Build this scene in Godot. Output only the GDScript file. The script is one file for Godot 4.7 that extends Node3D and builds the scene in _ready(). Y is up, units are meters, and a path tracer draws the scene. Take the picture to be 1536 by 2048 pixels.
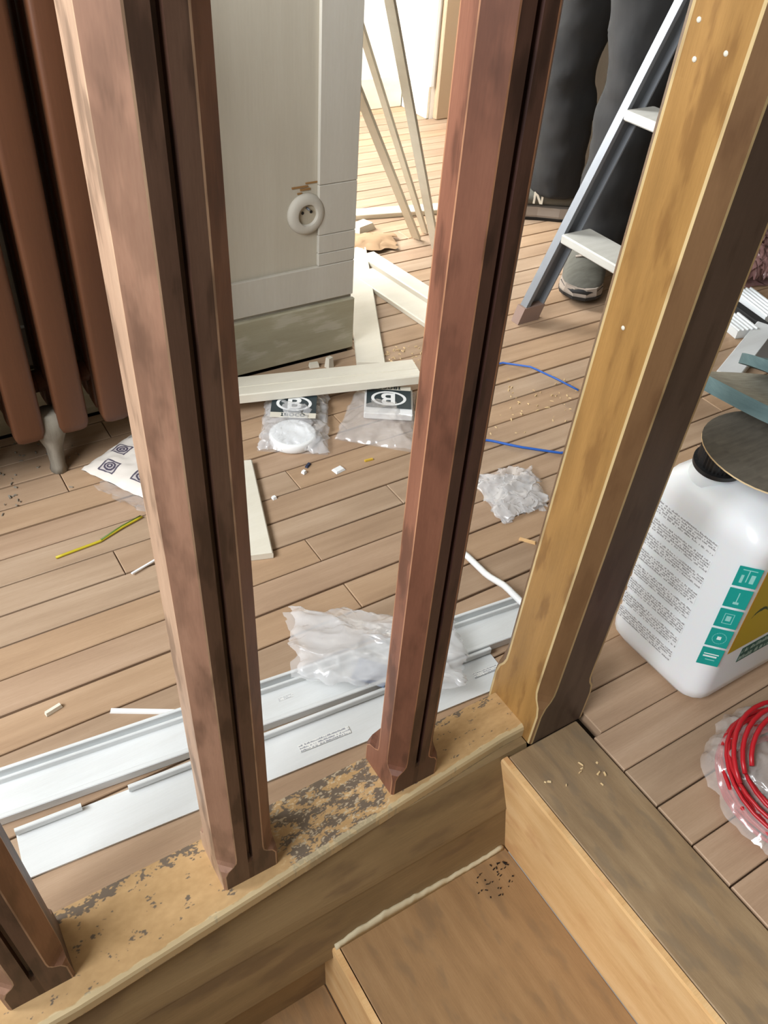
extends Node3D
# A landing seen through a stair balustrade while a flat is being rewired: metres, y up, landing floor at y = 0.

var M := {}
var taken := {}
var rng := RandomNumberGenerator.new()

# ------------------------------------------------------------------ mesh helpers
class MB:
	var st := SurfaceTool.new()
	func _init(smooth := false):
		st.begin(Mesh.PRIMITIVE_TRIANGLES)
		st.set_smooth_group(0 if smooth else -1)
	func group(smooth: bool):
		st.set_smooth_group(0 if smooth else -1)
	func tri(a: Vector3, b: Vector3, c: Vector3):      # counter-clockwise seen from outside
		st.add_vertex(a); st.add_vertex(c); st.add_vertex(b)
	func quad(a: Vector3, b: Vector3, c: Vector3, d: Vector3):
		tri(a, b, c); tri(a, c, d)
	func quad_uv(a: Vector3, b: Vector3, c: Vector3, d: Vector3, ua: Vector2, ub: Vector2, uc: Vector2, ud: Vector2):
		for k in [[a, ua], [c, uc], [b, ub], [a, ua], [d, ud], [c, uc]]:
			st.set_uv(k[1]); st.add_vertex(k[0])
	func loft(rings: Array, cap0 := true, cap1 := true, colors := []):
		var n: int = rings[0].size()
		for i in rings.size() - 1:
			for j in n:
				if colors: st.set_color(colors[j % colors.size()])
				var k := (j + 1) % n
				quad(rings[i][j], rings[i][k], rings[i + 1][k], rings[i + 1][j])
		if colors: st.set_color(colors[0])
		if cap0: fan(rings[0], true)
		if cap1: fan(rings[rings.size() - 1], false)
	func fan(ring, flip: bool):
		var c := Vector3.ZERO
		for p in ring: c += p
		c /= ring.size()
		for j in ring.size():
			var a: Vector3 = ring[j]
			var b: Vector3 = ring[(j + 1) % ring.size()]
			if flip: tri(c, b, a)
			else: tri(c, a, b)
	func box(lo: Vector3, hi: Vector3, b := 0.0):
		if b <= 0.0:
			loft([rect(lo, hi, lo.y, 0.0), rect(lo, hi, hi.y, 0.0)])
		else:
			loft([rect8(lo, hi, lo.y, b, b), rect8(lo, hi, lo.y + b, 0.0, b), rect8(lo, hi, hi.y - b, 0.0, b), rect8(lo, hi, hi.y, b, b)])
	static func rect(lo: Vector3, hi: Vector3, y: float, i: float) -> Array:
		return [Vector3(lo.x + i, y, hi.z - i), Vector3(hi.x - i, y, hi.z - i), Vector3(hi.x - i, y, lo.z + i), Vector3(lo.x + i, y, lo.z + i)]
	static func rect8(lo: Vector3, hi: Vector3, y: float, i: float, c: float) -> Array:
		var x0 := lo.x + i; var x1 := hi.x - i; var z0 := lo.z + i; var z1 := hi.z - i
		return [Vector3(x0 + c, y, z1), Vector3(x1 - c, y, z1), Vector3(x1, y, z1 - c), Vector3(x1, y, z0 + c), Vector3(x1 - c, y, z0), Vector3(x0 + c, y, z0), Vector3(x0, y, z0 + c), Vector3(x0, y, z1 - c)]
	func tube(pts: Array, r: float, sides := 8, r1 := -1.0):
		var rings := []
		for i in pts.size():
			var d: Vector3 = (pts[mini(i + 1, pts.size() - 1)] - pts[maxi(i - 1, 0)]).normalized()
			var u := d.cross(Vector3.UP if absf(d.y) < 0.9 else Vector3.RIGHT).normalized()
			var v := d.cross(u)
			var rr := r if r1 < 0.0 else lerpf(r, r1, float(i) / (pts.size() - 1))
			var ring := []
			for j in sides:
				var t := TAU * j / sides
				ring.append(pts[i] + (u * cos(t) + v * sin(t)) * rr)
			rings.append(ring)
		loft(rings)
	func lathe(prof: Array, sides := 24):                # prof: Vector2(radius, y), from the bottom up
		var rings := []
		for p in prof:
			var ring := []
			for j in sides:
				var t := TAU * j / sides
				ring.append(Vector3(sin(t) * p.x, p.y, cos(t) * p.x))
			rings.append(ring)
		loft(rings)
	func sweep(prof: Array, a: Vector3, b: Vector3, steps := 1, side := Vector3.ZERO):   # prof: Vector2(across, up), counter-clockwise seen looking back from b to a
		var d := (b - a).normalized()
		var across := Vector3.UP.cross(d).normalized() if side == Vector3.ZERO else side
		var up := d.cross(across).normalized()
		var rings := []
		for i in steps + 1:
			var ring := []
			for p in prof: ring.append(a.lerp(b, float(i) / steps) + across * p.x + up * p.y)
			rings.append(ring)
		loft(rings)
	func mesh() -> ArrayMesh:
		st.generate_normals()
		return st.commit()

func numbered(called: String) -> String:
	if not taken.has(called):
		taken[called] = 0
		return called
	taken[called] += 1
	return "%s_%03d" % [called, taken[called]]

func put(called: String, m: Mesh, mat: Material, parent: Node = self, label := "") -> MeshInstance3D:
	var o := MeshInstance3D.new()
	o.mesh = m
	o.material_override = mat
	o.name = numbered(called) if parent == self else called
	parent.add_child(o, true)
	if label: o.set_meta("label", label)
	return o

func tag(o: Node, label: String, category: String, group := "", kind := ""):
	o.set_meta("label", label)
	o.set_meta("category", category)
	if group: o.set_meta("group", group)
	if kind: o.set_meta("kind", kind)

func thing(called: String, label: String, category: String, at := Vector3.ZERO, turn := 0.0, group := "") -> Node3D:
	var o := Node3D.new()
	o.name = numbered(called)
	add_child(o)
	o.position = at
	o.rotation.y = turn
	tag(o, label, category, group)
	return o

func structure(o: Node) -> Node:
	o.set_meta("kind", "structure")
	return o

func box_part(called: String, lo: Vector3, hi: Vector3, mat: Material, parent: Node = self, b := 0.0, label := "") -> MeshInstance3D:
	var g := MB.new()
	g.box(lo, hi, b)
	return put(called, g.mesh(), mat, parent, label)

# ------------------------------------------------------------------ textures and materials
func noise_bytes(seed_: int, freq: float, w: int, h: int, sx := 1, sy := 1, octaves := 4, seamless := true) -> PackedByteArray:
	var n := FastNoiseLite.new()
	n.seed = seed_
	n.noise_type = FastNoiseLite.TYPE_SIMPLEX_SMOOTH
	n.frequency = freq
	n.fractal_octaves = octaves
	var img := n.get_seamless_image(w / sx, h / sy) if seamless else n.get_image(w / sx, h / sy)
	img.convert(Image.FORMAT_L8)
	if sx > 1 or sy > 1: img.resize(w, h, Image.INTERPOLATE_CUBIC)
	return img.get_data()

func wood_tex(seed_: int, cols: Array, along_u: bool, stain := Color(0, 0, 0), stain_at := 2.0, size := 512, stain_mix := 0.45) -> ImageTexture:
	# cols: dark, middle, light; grain, patches, fibres, then stains over a threshold
	var a := noise_bytes(seed_, 0.016, size, size, 8 if along_u else 1, 1 if along_u else 8)
	var b := noise_bytes(seed_ + 1, 0.006, size, size, 2 if along_u else 1, 1 if along_u else 2, 3)
	var c := noise_bytes(seed_ + 2, 0.22, size, size, 16 if along_u else 1, 1 if along_u else 16, 2)
	var e := noise_bytes(seed_ + 4, 0.3, size, size, 4 if along_u else 1, 1 if along_u else 4, 2)
	var d := noise_bytes(seed_ + 3, 0.012, size, size, 2 if along_u else 1, 1 if along_u else 2, 5)
	var out := PackedByteArray()
	out.resize(size * size * 3)
	var dark: Color = cols[0]; var mid: Color = cols[1]; var light: Color = cols[2]
	for i in size * size:
		var t := (a[i] * 0.36 + b[i] * 0.3 + c[i] * 0.2 + e[i] * 0.14) / 255.0
		t = clampf((t - 0.5) * 1.6 + 0.5, 0.0, 1.0)
		var col := dark.lerp(mid, t * 2.0) if t < 0.5 else mid.lerp(light, t * 2.0 - 1.0)
		if stain_at < 1.5:
			var s := smoothstep(stain_at - 0.1, stain_at + 0.16, d[i] / 255.0 * 0.85 + c[i] / 255.0 * 0.15)
			col = col.lerp(stain, s * stain_mix)
		out[i * 3] = int(clampf(col.r, 0, 1) * 255); out[i * 3 + 1] = int(clampf(col.g, 0, 1) * 255); out[i * 3 + 2] = int(clampf(col.b, 0, 1) * 255)
	var img := Image.create_from_data(size, size, false, Image.FORMAT_RGB8, out)
	img.generate_mipmaps()
	return ImageTexture.create_from_image(img)

func tri_mat(tex: Texture2D, scale_: Vector3, rough: float, tint := Color(1, 1, 1), offset := Vector3.ZERO) -> StandardMaterial3D:
	var m := StandardMaterial3D.new()
	m.albedo_texture = tex
	m.albedo_color = tint
	m.roughness = rough
	m.uv1_triplanar = true
	m.uv1_world_triplanar = true
	m.uv1_scale = scale_
	m.uv1_offset = offset
	m.uv1_triplanar_sharpness = 8.0
	return m

func flat_mat(c: Color, rough := 0.6, metal := 0.0) -> StandardMaterial3D:
	var m := StandardMaterial3D.new()
	m.albedo_color = c
	m.roughness = rough
	m.metallic = metal
	return m

func film_mat(c: Color, alpha: float, rough := 0.12) -> StandardMaterial3D:
	var m := flat_mat(Color(c.r, c.g, c.b, alpha), rough)
	m.transparency = BaseMaterial3D.TRANSPARENCY_ALPHA
	m.cull_mode = BaseMaterial3D.CULL_DISABLED
	return m

func rgb(r: int, g: int, b: int) -> Color:
	return Color(r / 255.0, g / 255.0, b / 255.0)

func make_materials():
	var plank := wood_tex(11, [rgb(160, 134, 109), rgb(175, 149, 123), rgb(188, 163, 138)], true, Color(0, 0, 0), 2.0, 1024)
	M.plank = []
	var tints := [Color(1, 1, 1), Color(0.97, 0.95, 0.93), Color(1.0, 0.97, 0.93), Color(0.94, 0.93, 0.92), Color(1.0, 0.98, 0.97)]
	for k in tints.size():
		M.plank.append(tri_mat(plank, Vector3(0.9, 2.2, 2.2), 0.62, tints[k], Vector3(0.31 * k, 0, 0.17 * k)))
	M.subfloor = flat_mat(rgb(38, 28, 20), 0.95)
	var step_v := wood_tex(31, [rgb(136, 104, 70), rgb(152, 118, 80), rgb(166, 132, 93)], false, rgb(122, 98, 72), 0.62, 1024)
	M.tread = tri_mat(step_v, Vector3(2.4, 1.6, 1.6), 0.6)
	M.nosing = tri_mat(wood_tex(41, [rgb(132, 108, 80), rgb(148, 123, 92), rgb(164, 139, 106)], false, rgb(120, 104, 85), 0.58, 1024), Vector3(3.0, 1.6, 2.2), 0.66)
	M.riser = tri_mat(wood_tex(51, [rgb(206, 160, 106), rgb(222, 180, 126), rgb(232, 196, 146)], true, rgb(196, 142, 96), 0.68, 1024), Vector3(1.2, 1.8, 1.6), 0.6)
	M.bare = tri_mat(wood_tex(61, [rgb(206, 172, 122), rgb(226, 198, 150), rgb(238, 216, 176)], true), Vector3(2, 2, 2), 0.7)
	M.skirt = tri_mat(wood_tex(71, [rgb(122, 101, 70), rgb(138, 115, 81), rgb(152, 128, 92)], true, rgb(98, 77, 57), 0.6), Vector3(1.6, 2.4, 2.4), 0.6)
	# near-white wear over the colours that the posts carry on their faces
	var post := wood_tex(81, [rgb(196, 184, 178), rgb(224, 212, 206), rgb(252, 246, 240)], false, rgb(136, 126, 120), 0.6, 1024, 0.6)
	M.baluster = tri_mat(post, Vector3(2.6, 1.3, 2.6), 0.5)
	M.baluster.vertex_color_use_as_albedo = true
	var gold := wood_tex(91, [rgb(206, 200, 190), rgb(232, 226, 216), rgb(254, 250, 244)], false, rgb(176, 162, 150), 0.62, 1024, 0.6)
	M.newel = tri_mat(gold, Vector3(2.6, 1.2, 2.6), 0.45)
	M.newel.vertex_color_use_as_albedo = true
	M.handrail = flat_mat(rgb(92, 62, 48), 0.45)
	M.radiator = tri_mat(wood_tex(101, [rgb(84, 50, 30), rgb(92, 56, 34), rgb(100, 62, 39)], false), Vector3(2, 1, 2), 0.5)
	M.dust_grey = tri_mat(wood_tex(105, [rgb(112, 105, 93), rgb(132, 125, 112), rgb(150, 143, 130)], false), Vector3(6, 6, 6), 0.9)
	var paint := wood_tex(111, [rgb(188, 182, 169), rgb(194, 188, 175), rgb(200, 195, 183)], false)
	M.wall = tri_mat(paint, Vector3(1.2, 1.2, 1.2), 0.75)
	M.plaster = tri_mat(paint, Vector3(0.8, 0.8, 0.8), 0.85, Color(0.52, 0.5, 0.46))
	M.panel = tri_mat(paint, Vector3(1.7, 0.9, 1.2), 0.6, Color(0.985, 0.975, 0.95))
	M.base = tri_mat(wood_tex(121, [rgb(158, 151, 126), rgb(165, 158, 133), rgb(172, 166, 142)], true, rgb(206, 201, 187), 0.62), Vector3(2.2, 3.0, 2.0), 0.6)
	M.white_wall = tri_mat(wood_tex(131, [rgb(226, 222, 214), rgb(233, 230, 223), rgb(240, 238, 232)], false), Vector3(1, 1, 1), 0.8)
	M.pvc = tri_mat(wood_tex(141, [rgb(214, 216, 215), rgb(221, 224, 224), rgb(227, 230, 230)], true), Vector3(2, 4, 4), 0.35)
	M.pvc_cream = tri_mat(wood_tex(151, [rgb(222, 215, 197), rgb(228, 222, 205), rgb(233, 227, 212)], true), Vector3(3, 3, 3), 0.45)
	M.alu = flat_mat(rgb(120, 123, 127), 0.5, 0.3)
	M.alu_step = tri_mat(wood_tex(161, [rgb(176, 174, 166), rgb(188, 186, 178), rgb(198, 196, 189)], true), Vector3(4, 4, 4), 0.55)
	M.rubber = flat_mat(rgb(30, 29, 28), 0.7)
	M.foot = flat_mat(rgb(140, 116, 104), 0.6)
	M.cloth = tri_mat(wood_tex(171, [rgb(25, 24, 23), rgb(29, 28, 27), rgb(34, 33, 31)], false), Vector3(5, 3, 5), 0.9)
	M.skin = flat_mat(rgb(198, 150, 122), 0.55)
	M.hair = flat_mat(rgb(48, 36, 28), 0.7)
	M.shoe = tri_mat(wood_tex(181, [rgb(78, 76, 67), rgb(90, 88, 79), rgb(102, 99, 90)], true), Vector3(8, 8, 8), 0.8)
	M.sole = flat_mat(rgb(150, 138, 126), 0.7)
	M.pale = flat_mat(rgb(222, 216, 200), 0.6)
	M.jug = flat_mat(rgb(236, 238, 240), 0.32)
	M.jug.subsurf_scatter_enabled = true
	M.jug.subsurf_scatter_strength = 0.15
	M.black = flat_mat(rgb(28, 28, 29), 0.4)
	M.teal = flat_mat(rgb(0, 158, 148), 0.4)
	M.white = flat_mat(rgb(240, 241, 240), 0.5)
	M.blue = flat_mat(rgb(46, 98, 186), 0.4)
	M.red = flat_mat(rgb(178, 28, 38), 0.35)
	M.film = film_mat(rgb(238, 240, 242), 0.16, 0.1)
	M.film_thick = film_mat(rgb(246, 247, 249), 0.34, 0.06)
	M.film_grey = film_mat(rgb(226, 220, 216), 0.3, 0.14)
	M.slate = flat_mat(rgb(44, 56, 60), 0.5)

# ------------------------------------------------------------------ the scene
func _ready():
	rng.seed = 4711
	light_and_camera()
	make_materials()
	shell()
	floor_planks()
	staircase()
	balustrade()
	radiator()
	socket()
	trunking()
	trims()
	ladder()
	person()
	jug()
	discs()
	packages()
	cables()
	far_right()
	debris()

func light_and_camera():
	var cam := Camera3D.new()
	cam.name = "camera"
	cam.fov = rad_to_deg(2.0 * atan(1024.0 / 1720.0))
	cam.near = 0.02
	cam.transform = Transform3D(Basis(Vector3(0.8478, 0.0614, 0.5267), Vector3(0.3038, 0.7579, -0.5773), Vector3(-0.4346, 0.6495, 0.6239)).orthonormalized(), Vector3(0, 1, 0))
	add_child(cam)
	cam.current = true
	var env := Environment.new()
	env.background_mode = Environment.BG_SKY
	var sky := Sky.new()
	var sm := ProceduralSkyMaterial.new()
	sm.sky_top_color = rgb(214, 224, 236)
	sm.sky_horizon_color = rgb(236, 238, 240)
	sm.ground_bottom_color = rgb(150, 146, 140)
	sm.ground_horizon_color = rgb(210, 208, 204)
	sky.sky_material = sm
	env.sky = sky
	env.tonemap_mode = Environment.TONE_MAPPER_LINEAR
	env.tonemap_exposure = 1.0
	env.sdfgi_enabled = true
	env.ssao_enabled = true
	env.ssil_enabled = true
	var we := WorldEnvironment.new()
	we.name = "world_environment"
	we.environment = env
	add_child(we)
	# daylight: the stair window in the left wall and the window of the room behind
	window_light("stair_window_daylight", Vector3(-1.46, 1.9, -0.42), -PI / 2, Vector2(1.95, 1.2), 17.5)
	window_light("far_room_window_daylight", Vector3(0.34, 1.35, -2.72), -PI / 2, Vector2(0.5, 1.5), 13.0)

func window_light(called: String, at: Vector3, turn: float, size: Vector2, energy: float):
	var l := AreaLight3D.new()
	l.name = called
	l.area_size = size
	l.area_normalize_energy = true
	l.light_energy = energy
	l.light_color = Color(0.97, 0.985, 1.0)
	l.shadow_enabled = true
	l.area_range = 12.0
	l.area_attenuation = 2.0
	add_child(l)
	l.position = at
	l.rotation.y = turn

func wall_with_hole(called: String, x0: float, x1: float, z0: float, z1: float, y0: float, y1: float, hz0: float, hz1: float, hy0: float, hy1: float, mat: Material):
	var g := MB.new()
	g.box(Vector3(x0, y0, z0), Vector3(x1, hy0, z1))
	g.box(Vector3(x0, hy1, z0), Vector3(x1, y1, z1))
	g.box(Vector3(x0, hy0, z0), Vector3(x1, hy1, hz0))
	g.box(Vector3(x0, hy0, hz1), Vector3(x1, hy1, z1))
	structure(put(called, g.mesh(), mat))

func window_unit(called: String, x: float, z0: float, z1: float, y0: float, y1: float):
	var w := Node3D.new()
	w.name = called
	add_child(w)
	structure(w)
	for k in [[z0, z0 + 0.05], [z1 - 0.05, z1], [(z0 + z1) / 2 - 0.025, (z0 + z1) / 2 + 0.025]]:
		box_part("frame_bar", Vector3(x - 0.02, y0, k[0]), Vector3(x + 0.02, y1, k[1]), M.white, w, 0.004)
	for k in [[y0, y0 + 0.05], [y1 - 0.05, y1]]:
		box_part("frame_bar", Vector3(x - 0.02, k[0], z0 + 0.05), Vector3(x + 0.02, k[1], z1 - 0.05), M.white, w, 0.004)
	var glass := film_mat(rgb(245, 248, 250), 0.06, 0.02)
	for k in [[z0 + 0.05, (z0 + z1) / 2 - 0.025], [(z0 + z1) / 2 + 0.025, z1 - 0.05]]:
		box_part("pane", Vector3(x - 0.003, y0 + 0.05, k[0]), Vector3(x + 0.003, y1 - 0.05, k[1]), glass, w)

func shell():
	# left wall with the stair window, right wall, wall behind the camera, ceiling
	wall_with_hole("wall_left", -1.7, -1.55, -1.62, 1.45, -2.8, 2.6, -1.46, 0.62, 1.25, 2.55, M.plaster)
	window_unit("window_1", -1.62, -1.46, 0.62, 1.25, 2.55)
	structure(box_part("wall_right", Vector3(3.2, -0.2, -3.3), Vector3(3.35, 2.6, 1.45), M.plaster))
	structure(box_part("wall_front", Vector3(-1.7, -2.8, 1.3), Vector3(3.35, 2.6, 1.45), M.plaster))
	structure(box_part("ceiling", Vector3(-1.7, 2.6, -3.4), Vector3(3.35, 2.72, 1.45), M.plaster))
	# the panelled wall that carries the socket; it ends at x = 0.905
	var w := Node3D.new()
	w.name = "wall_back"
	add_child(w)
	structure(w)
	box_part("partition", Vector3(-1.55, 0.0, -1.605), Vector3(0.9, 2.6, -1.494), M.panel, w)
	for k in [[0.2155, 0.2415], [0.2425, 0.2805], [0.2815, 0.3825], [0.3835, 2.598]]:
		box_part("stile", Vector3(0.818, k[0], -1.494), Vector3(0.905, k[1], -1.485), M.wall, w, 0.0012)
	box_part("bottom_rail", Vector3(-1.55, 0.136, -1.494), Vector3(0.905, 0.2145, -1.485), M.wall, w, 0.0015)
	box_part("end_board", Vector3(0.9, 0.0, -1.605), Vector3(0.905, 2.598, -1.494), M.wall, w)
	var bb := Node3D.new()
	bb.name = "baseboard_back"
	add_child(bb)
	structure(bb)
	box_part("board", Vector3(-1.55, 0.004, -1.4938), Vector3(0.909, 0.128, -1.482), M.base, bb, 0.003)
	# room beyond
	wall_with_hole("wall_far_left", 0.15, 0.3, -3.25, -1.605, -0.2, 2.6, -3.0, -2.44, 0.6, 2.1, M.white_wall)
	window_unit("window_2", 0.2, -3.0, -2.44, 0.6, 2.1)
	structure(box_part("wall_far", Vector3(0.15, -0.2, -3.25), Vector3(2.06, 2.6, -3.06), M.white_wall))
	structure(box_part("wall_far_right", Vector3(2.06, -0.2, -3.25), Vector3(3.35, 2.6, -2.87), M.white_wall))
	var mid := MB.new()                                  # added partition with a doorway, keeps far window light off the ladder
	mid.box(Vector3(0.3, -0.2, -2.2), Vector3(0.72, 2.6, -2.1))
	mid.box(Vector3(1.76, -0.2, -2.2), Vector3(3.2, 2.6, -2.1))
	mid.box(Vector3(0.72, 2.1, -2.2), Vector3(1.76, 2.6, -2.1))
	structure(put("wall_light_blocker", mid.mesh(), M.white_wall))
	structure(box_part("baseboard_far", Vector3(0.3, 0.0, -3.06), Vector3(2.045, 0.115, -3.045), M.pvc_cream, self, 0.003))
	structure(box_part("baseboard_far_side", Vector3(2.045, 0.0, -3.045), Vector3(2.06, 0.115, -2.87), M.pvc_cream, self, 0.003))
	structure(box_part("trim_1", Vector3(2.045, 0.115, -2.9), Vector3(2.065, 2.3, -2.86), M.white, self, 0.004))
	var d := Node3D.new()
	d.name = "door_1"
	add_child(d)
	structure(d)
	var tan_ := flat_mat(rgb(170, 146, 118), 0.6)
	box_part("jamb", Vector3(2.075, 0.0, -2.87), Vector3(2.15, 2.2, -2.845), tan_, d, 0.004)
	box_part("leaf", Vector3(2.16, 0.01, -2.868), Vector3(2.95, 2.15, -2.84), tan_, d, 0.004)
	for y in [0.28, 1.9]:
		box_part("hinge", Vector3(2.14, y, -2.846), Vector3(2.17, y + 0.09, -2.835), M.alu, d, 0.002)

func plank(x0: float, x1: float, z0: float, z1: float, parent: Node):
	var g := MB.new()
	var lo := Vector3(x0, -0.02, z0); var hi := Vector3(x1, 0.0, z1)
	g.loft([MB.rect(lo, hi, lo.y, 0.0), MB.rect(lo, hi, -0.0012, 0.0), MB.rect(lo, hi, 0.0, 0.0011)], false)
	var o := put("plank", g.mesh(), M.plank[rng.randi() % M.plank.size()], parent)
	o.position.y = rng.randf_range(-0.0008, 0.0)

func floor_planks():
	var f := Node3D.new()
	f.name = "floor"
	add_child(f)
	structure(f)
	box_part("subfloor", Vector3(-1.55, -0.2, -1.605), Vector3(3.2, -0.02, -0.47), M.subfloor, f)
	box_part("subfloor", Vector3(0.3, -0.2, -3.06), Vector3(3.2, -0.02, -1.605), M.subfloor, f)
	box_part("subfloor", Vector3(0.6, -0.2, -0.47), Vector3(3.2, -0.02, 1.3), M.subfloor, f)
	var pitch := 0.0615
	# joints read from the photograph: row number -> places of the board ends
	var known := {4: [-0.6, 0.518, 1.35], 6: [-0.35, 0.512, 1.5], 7: [-0.75, 0.715, 1.75], 8: [-0.5, 0.22, 1.2], 2: [-0.4, 0.75], 3: [-0.8, 0.9]}
	for row in 41:
		var z1 := -0.536 - row * pitch
		var z0 := z1 - pitch + rng.randf_range(0.002, 0.0045)
		if z0 < -3.06: break
		var left := -1.55 if z0 > -1.482 else 0.912
		if z0 < -1.61: left = 0.31
		if left > 0.9 and z1 > -1.482:                # the row that runs in under the baseboard
			plank(-1.55, -0.3, -1.482, z1, f)
			plank(-0.298, 0.91, -1.482, z1, f)
		var cuts: Array = known[row].duplicate() if known.has(row) else []
		if cuts.is_empty():
			var x := left + rng.randf_range(0.5, 1.3)
			while x < 2.9:
				cuts.append(x)
				x += rng.randf_range(1.1, 1.8)
		cuts.append(3.19)
		var from := left
		for c in cuts:
			plank(from, c - 0.0016, z0, z1, f)
			from = c
	for row in 29:                                   # right of the landing board
		var z0 := -0.536 + row * pitch
		var z1 := z0 + pitch - rng.randf_range(0.0012, 0.0028)
		var from := 0.676 if z0 > -0.45 else 0.69
		if row == 0: from = 0.69
		for c in [from + rng.randf_range(0.6, 1.3), 3.19]:
			plank(from, c - 0.0016, z0, minf(z1, 1.29), f)
			from = c

func staircase():
	var s := thing("staircase", "worn wooden staircase top with pale pine riser and brown treads", "staircase")
	var nz := MB.new()
	nz.box(Vector3(0.5505, -0.03, -0.4475), Vector3(0.6722, 0.0, 1.28), 0.0015)
	put("landing_board", nz.mesh(), M.nosing, s, "dusty brown landing board along the top step")
	for k in 7:
		var y := -0.17 * k
		var x := 0.540 - 0.282 * k
		var g := MB.new()
		g.loft([MB.rect(Vector3(x + 0.006, 0, -0.45), Vector3(x + 0.018, 0, 1.28), y - 0.172, 0.0), MB.rect(Vector3(x, 0, -0.45), Vector3(x + 0.0098, 0, 1.28), y - 0.004, 0.0), MB.rect(Vector3(x, 0, -0.45), Vector3(x + 0.0098, 0, 1.28), y + 0.0006, 0.0012)])
		put("riser", g.mesh(), M.riser, s, "pale pine riser board" if k == 0 else "")
		var t := MB.new()
		t.box(Vector3(x - 0.282 + 0.0105, y - 0.2, -0.46), Vector3(x + 0.0045, y - 0.17, 1.28), 0.0015)
		put("tread", t.mesh(), M.tread, s)
	# skirt under the rail: upper and lower boards with a hairline joint, leaning a little
	var a := Vector3(-1.54, 0, 0)
	var up := MB.new()
	up.loft([skirt_ring(a.x, -0.442, -0.4195, 0.0, -0.088), skirt_ring(0.586, -0.4535, -0.4215, 0.0, -0.088)])
	put("skirt_board", up.mesh(), M.skirt, s)
	var low := MB.new()
	low.loft([skirt_ring(a.x, -0.4205, -0.405, -0.0895, -0.19), skirt_ring(0.586, -0.4225, -0.405, -0.0895, -0.19)])
	put("skirt_board", low.mesh(), M.skirt, s)
	box_part("string_wall", Vector3(-1.54, -2.8, -0.56), Vector3(0.56, -0.19, -0.43), M.skirt, s)
	# ragged pale filler bead where the skirt meets the tread
	var bead := MB.new(true)
	var rings := []
	for i in 41:
		var x := lerpf(0.262, 0.54, i / 40.0)
		var w := 0.005 + 0.011 * exp(-pow((x - 0.34) / 0.07, 2)) + rng.randf_range(-0.002, 0.002)
		var zt := -0.4045 - 0.155 * w
		rings.append([Vector3(x, -0.1699, -0.412), Vector3(x, -0.1699, -0.4035), Vector3(x, -0.1699 + w, zt), Vector3(x, -0.1699 + w, zt - 0.004)])
	bead.loft(rings)
	put("filler_bead", bead.mesh(), flat_mat(rgb(204, 190, 158), 0.8), s, "ragged pale filler along the foot of the skirt board")

func skirt_ring(x: float, z_top: float, z_low: float, y_top: float, y_low: float) -> Array:
	return [Vector3(x, y_low, z_low), Vector3(x, y_low, -0.52), Vector3(x, y_top, -0.52), Vector3(x, y_top, z_top)]

# ------------------------------------------------------------------ balustrade
func post_mesh(s: float, c: float, y0: float, y1: float, stop: float, groove: float, lean: Vector2, cols: Dictionary, e := 0.0015, back := 1.0) -> ArrayMesh:
	# a square post with stopped chamfers, worn arrises and a groove down the front and back; origin at the base centre
	var g := MB.new()
	var h := s / 2
	var levels := [[y0, 0.0, 0.0], [y0 + stop * 0.55, 0.0, 0.0], [y0 + stop * 0.7, 0.35, 0.0], [y0 + stop * 0.8, 0.75, 0.3], [y0 + stop * 0.9, 0.95, 1.0], [y0 + stop * 1.05, 1.0, 1.0], [y1, 1.0, 1.0]]
	var rings := []
	for l in levels:
		var k: float = c * maxf(l[1], 0.14)
		var gw := groove * 0.5
		var gd: float = groove * 0.95 * l[2]
		var p := [Vector2(-h + k, h - 0.0002), Vector2(-h + k + e, h), Vector2(-gw, h), Vector2(-gw * 0.5, h - gd), Vector2(gw * 0.5, h - gd), Vector2(gw, h),
			Vector2(h - k - e, h), Vector2(h - k, h - 0.0002), Vector2(h - 0.0002, h - k), Vector2(h, h - k - e), Vector2(h, -h + k + e), Vector2(h - 0.0002, -h + k),
			Vector2(h - k, -h), Vector2(-h + k * back, -h), Vector2(-h + 0.0002, -h + k * back), Vector2(-h, -h + k * back + e), Vector2(-h, h - k - e), Vector2(-h + 0.0002, h - k)]
		var ring := []
		var off: Vector2 = lean * (l[0] - y0)
		for q in p: ring.append(Vector3(q.x + off.x, l[0], q.y + off.y))
		rings.append(ring)
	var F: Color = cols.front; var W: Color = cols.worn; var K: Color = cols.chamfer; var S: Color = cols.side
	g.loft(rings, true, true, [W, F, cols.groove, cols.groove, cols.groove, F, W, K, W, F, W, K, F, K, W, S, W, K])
	return g.mesh()

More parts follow.
